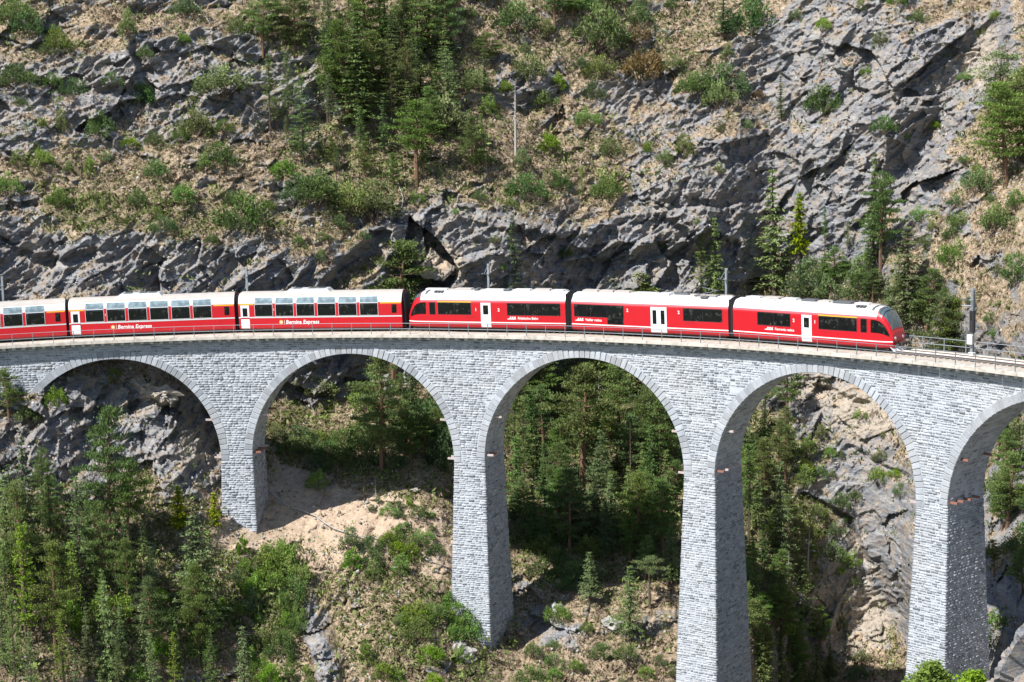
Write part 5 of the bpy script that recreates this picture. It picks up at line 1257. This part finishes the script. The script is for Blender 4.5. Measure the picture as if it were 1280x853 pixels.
thicket('BD', LB('along the shaded edge of the pale slab', B='bright green shrub', D='dull green shrub'), 'slab edge', [(1000, 560), (1040, 560), (1060, 700), (1090, 800), (1100, 853), (1050, 853), (1010, 700)], 14, 16, 32, 1.3, 43, 17)
number_thickets()

# ------------------------------------------------------------------ ground cover
def cover(name, n, wfn, kinds, mat, label, seed, size, per, spread):
    rs = np.random.RandomState(seed); inx = (PX2[:-1, :-1] > -60) & (PX2[:-1, :-1] < 1340) & (PY2[:-1, :-1] > -20) & (PY2[:-1, :-1] < 890)
    wt = (wfn*1.0)[:-1, :-1]*inx; flat = wt.ravel(); csum = np.cumsum(flat); pick = np.searchsorted(csum, rs.rand(n)*csum[-1])
    i, j = np.unravel_index(pick, wt.shape); u = rs.rand(n, 1); v = rs.rand(n, 1)
    C = P[i, j]*(1-u)*(1-v)+P[i+1, j]*u*(1-v)+P[i, j+1]*(1-u)*v+P[i+1, j+1]*u*v
    sc = rs.lognormal(0, .4, n)*size
    Cc = np.repeat(C, per, 0)+rs.normal(0, 1, (n*per, 3))*np.repeat(sc, per)[:, None]*spread+np.array([0, -.02, .0])
    Cc[:, 2] += np.repeat(sc, per)*.25
    D = unit(rs.normal(0, .55, (n*per, 3))+kinds); U = unit(np.cross(D, rs.normal(0, 1, (n*per, 3))))
    t = np.clip(np.repeat(rs.normal(.5, .25, n), per)+rs.normal(0, .15, n*per), 0, 1)
    lw = np.repeat(sc, per)*(.36 if per > 20 else 1.0); V, F_, t = leaf_quads(Cc, D, U, lw*rs.uniform(.5, 1.2, n*per), lw*rs.uniform(.22, .5, n*per), t)
    me = np_mesh(name, V, F_, [mat], None, False, {'tone': t}); tag(link(bpy.data.objects.new(name, me)), label, kind='stuff')
soft = np.clip(1-rock_attr*1.25, 0.04, 1)*np.clip(up+.25, 0, 1)
cn = np.clip(fbm(P*0.35, 3, .6, 91)*2+.6, 0, 1)
G_ = np.clip(grnF, 0, 1)
bare = np.clip(1.1-np.clip(tanF-.7, 0, 1)*2, .08, 1)
cover('dry_grass', 42000, soft*cn*(1-.55*G_)*bare, np.array([0, 0, 1.0]), M['tuft'], 'dry straw coloured grass tufts on the slopes', 1, .30, 4, np.array([.45, .45, .15]))
cover('green_herbs', 24000, soft*(.15+G_)*np.clip(1.2-cn, .1, 1)*bare, np.array([0, 0, .7]), M['herb'], 'low green herbs and moss on the slopes', 2, .34, 5, np.array([.6, .6, .25]))
cover('low_scrub', 5200, soft*(.25+G_)*np.clip(cn+.1, 0, 1)*bare, np.array([0, 0, .4]), M['leafdull'], 'low tangled scrub growing over the slopes', 3, .62, 34, np.array([.50, .50, .30]))
# loose stones
rs = np.random.RandomState(9)
def stones(n, wfn, size, name, label, seed):
    rs = np.random.RandomState(seed); inx = (PX2 > -20) & (PX2 < 1300) & (PY2 > -20) & (PY2 < 880)
    flat = (wfn*inx).ravel(); csum = np.cumsum(flat); pick = np.searchsorted(csum, rs.rand(n)*csum[-1]); C = P.reshape(-1, 3)[pick]
    ico = np.array([[0, 0, 1], [.9, 0, .4], [.28, .85, .4], [-.72, .53, .4], [-.72, -.53, .4], [.28, -.85, .4], [.3, .1, -.6], [-.4, -.2, -.6]]); fc = np.array([[0, 1, 2], [0, 2, 3], [0, 3, 4], [0, 4, 5], [0, 5, 1], [1, 6, 2], [2, 6, 3], [3, 6, 7], [3, 7, 4], [4, 7, 5], [5, 7, 6], [5, 6, 1]])
    s = np.minimum(rs.lognormal(0, .45, n), 1.9)*size; V = ico[None]*(1+rs.normal(0, .33, (n, 8, 3)))*s[:, None, None]*rs.uniform(.6, 1.3, (n, 1, 3)); a = rs.uniform(0, 6.28, n); ca, sa = np.cos(a)[:, None], np.sin(a)[:, None]
    V = np.stack([V[..., 0]*ca-V[..., 1]*sa, V[..., 0]*sa+V[..., 1]*ca, V[..., 2]], -1)+C[:, None]
    F_ = (fc[None]+np.arange(n)[:, None, None]*8).reshape(-1, 3)
    me = np_mesh(name, V.reshape(-1, 3), F_, [M['loose']], None, False, {'tone': np.repeat(np.clip(rs.normal(.5, .25, n), 0, 1), 12)}); tag(link(bpy.data.objects.new(name, me)), label, kind='stuff')
M['loose'] = mat_stone('loose_rock', (0.42, 0.40, 0.37), .4, 1.3)
stones(8000, np.clip(up-.1, 0, 1)*(.3+.45*np.clip(tanF, 0, 1)+.5*rockF.clip(0, 1)), .13, 'loose_stones', 'loose grey stones lying on the slopes', 4)
# boulders one can point to
def boulder(x, y, s, label, mat='loose', sq=(1, 1, .8), sink=.25):
    rs = np.random.RandomState(int(x*7+y)); Pg, Ng, d = ground(x, y); m = bpy.data.meshes.new('boulder')
    import bmesh
    bm = bmesh.new(); bmesh.ops.create_icosphere(bm, subdivisions=3, radius=1)
    co = np.array([v.co[:] for v in bm.verts]); h, e = facet(co*1.3+x, int(x) % 50, 1.2); q = fbm(co*2.2+y, 3, .5, 7)
    for v, a, b in zip(bm.verts, h, q): v.co *= 1+.62*a+.25*b
    bm.to_mesh(m); bm.free(); m.materials.append(M[mat]); at = m.attributes.new('tone', 'FLOAT', 'FACE'); at.data.foreach_set('value', np.full(len(m.polygons), .6, np.float32))
    o = link(bpy.data.objects.new('boulder', m)); S_ = s*d/FOC; o.location = (Pg[0], Pg[1], Pg[2]+S_*(.5-sink)); o.scale = (S_*sq[0], S_*sq[1], S_*sq[2]); o.rotation_euler = (0, 0, rs.uniform(0, 6))
    tag(o, label, 'boulder'); return o
M['paleloose'] = mat_stone('pale_boulder', (0.42, 0.37, 0.30), .6, 1.2)
boulder(207, 490, 12, 'pale tan boulder on the rock crest under the first arch', 'paleloose', (1.3, 1, .7), .6); boulder(180, 486, 9, 'small pale boulder left on the rock crest', 'paleloose', (1.3, 1, .7), .6)
boulder(826, 556, 8, 'whitish boulder beside the birch in the third arch', 'paleloose'); boulder(838, 552, 6, 'smaller whitish boulder right of the birch', 'paleloose'); boulder(815, 546, 5, 'whitish stone just above the two boulders by the birch', 'paleloose')
boulder(520, 613, 5, 'flat pale stone in the shade under the second arch', 'paleloose', (1.6, 1, .4)); boulder(697, 762, 9, 'angular grey boulder at the edge of the shaded gully', 'loose'); boulder(760, 782, 11, 'broad grey boulder on the sunny bank', 'loose', (1.5, 1, .6))
boulder(584, 822, 12, 'grey boulder at the foot of the second pier', 'loose'); boulder(572, 812, 9, 'smaller grey boulder above the one at the second pier', 'loose'); boulder(288, 650, 4, 'small dark stone beside the first pier', 'loose')
# pale crag in the lower right corner
def crag():
    import bmesh
    px_, te = px_ray(1292, 860); d = 150.0; c = np.array([CAM[0]+d*sin(px_), CAM[1]+d*cos(px_), CAM[2]+te*d])
    bm = bmesh.new(); bmesh.ops.create_icosphere(bm, subdivisions=6, radius=1)
    co = np.array([v.co[:] for v in bm.verts]); sh = np.stack([co[:, 0]*3.4+co[:, 2]*1.5, co[:, 1]*4, co[:, 2]*6.2], -1)
    q = sh+c; h, e = facet(q*np.array([.5, .5, .3])+fbm(q*.3, 3)[:, None], 3, 1.2); h2, e2 = facet(q*np.array([1.6, 1.6, .8]), 5); f = fbm(q*1.2, 4, .6, 3)
    n = unit(sh/np.array([9, 16, 30])); sh = sh+n*(h*1.5+h2*.5+f*.5)[:, None]
    for v, a in zip(bm.verts, sh): v.co = a
    m = bpy.data.meshes.new('crag'); bm.to_mesh(m); bm.free(); m.materials.append(M['ground'])
    for nm, val in (('rock', 1.0), ('green', .1), ('tan', .1), ('up', .4)): at = m.attributes.new(nm, 'FLOAT', 'POINT'); at.data.foreach_set('value', np.full(len(m.vertices), val, np.float32))
    o = link(bpy.data.objects.new('rock_crag', m)); o.location = tuple(c+np.array([0.6, 0, -2.2])); tag(o, 'jagged grey crag rising in the lower right corner', 'crag')
crag()
# long pipe across the sandy slope, and a post
def on_slope(pts, lift):
    out = []
    for x, y in pts:
        Pg, Ng, d = ground(x, y); out.append((Pg[0], Pg[1]-.12, Pg[2]+lift))
    return out
tb = MB(); pts = on_slope([(330, 612), (343, 623), (360, 633), (377, 641), (396, 648), (408, 655), (419, 661), (446, 670), (463, 674), (490, 680), (511, 688), (532, 701), (563, 713)], .16)
tb.tube(pts, .07, 7); tag(tb.build('drain_pipe', M['barkdead'], smooth=True), 'long pale pipe lying across the sandy slope between the piers', 'pipe')
a = on_slope([(455, 628)], 0)[0]; tb = MB(); tb.tube([a, (a[0]-.05, a[1], a[2]+1.3), (a[0]+.05, a[1], a[2]+2.8)], [.09, .08, .06], 7)
tag(tb.build('wooden_post', M['bark']), 'dark upright stump post on the sandy slope under the second arch', 'post')
for (x, y, x1, y1, lab) in [(238, 0, 262, 32, 'pale dead branch hanging over the top left cliff'), (498, 232, 502, 268, 'pale dead stem standing on the ledge above the rock hollow'), (505, 300, 512, 330, 'pale root hanging down beside the rock hollow'), (345, 335, 392, 336, 'thin fallen log lying on the slope above the coaches'), (518, 776, 528, 798, 'thin pale dead branch on the slope left of the second pier')]:
    p = on_slope([(x, y), ((x+x1)/2+3, (y+y1)/2), (x1, y1)], .2); tb = MB(); tb.tube(p, [.05, .045, .02], 5)
    for q in range(4): v = Vector(p[0]).lerp(Vector(p[2]), .2+.2*q); tb.tube([tuple(v), (v[0]+rng.uniform(-.9, .9), v[1]-.2, v[2]+rng.uniform(-.6, .5))], [.025, .008], 4)
    tag(tb.build('fallen_branch', M['barkdead']), lab, 'branch')
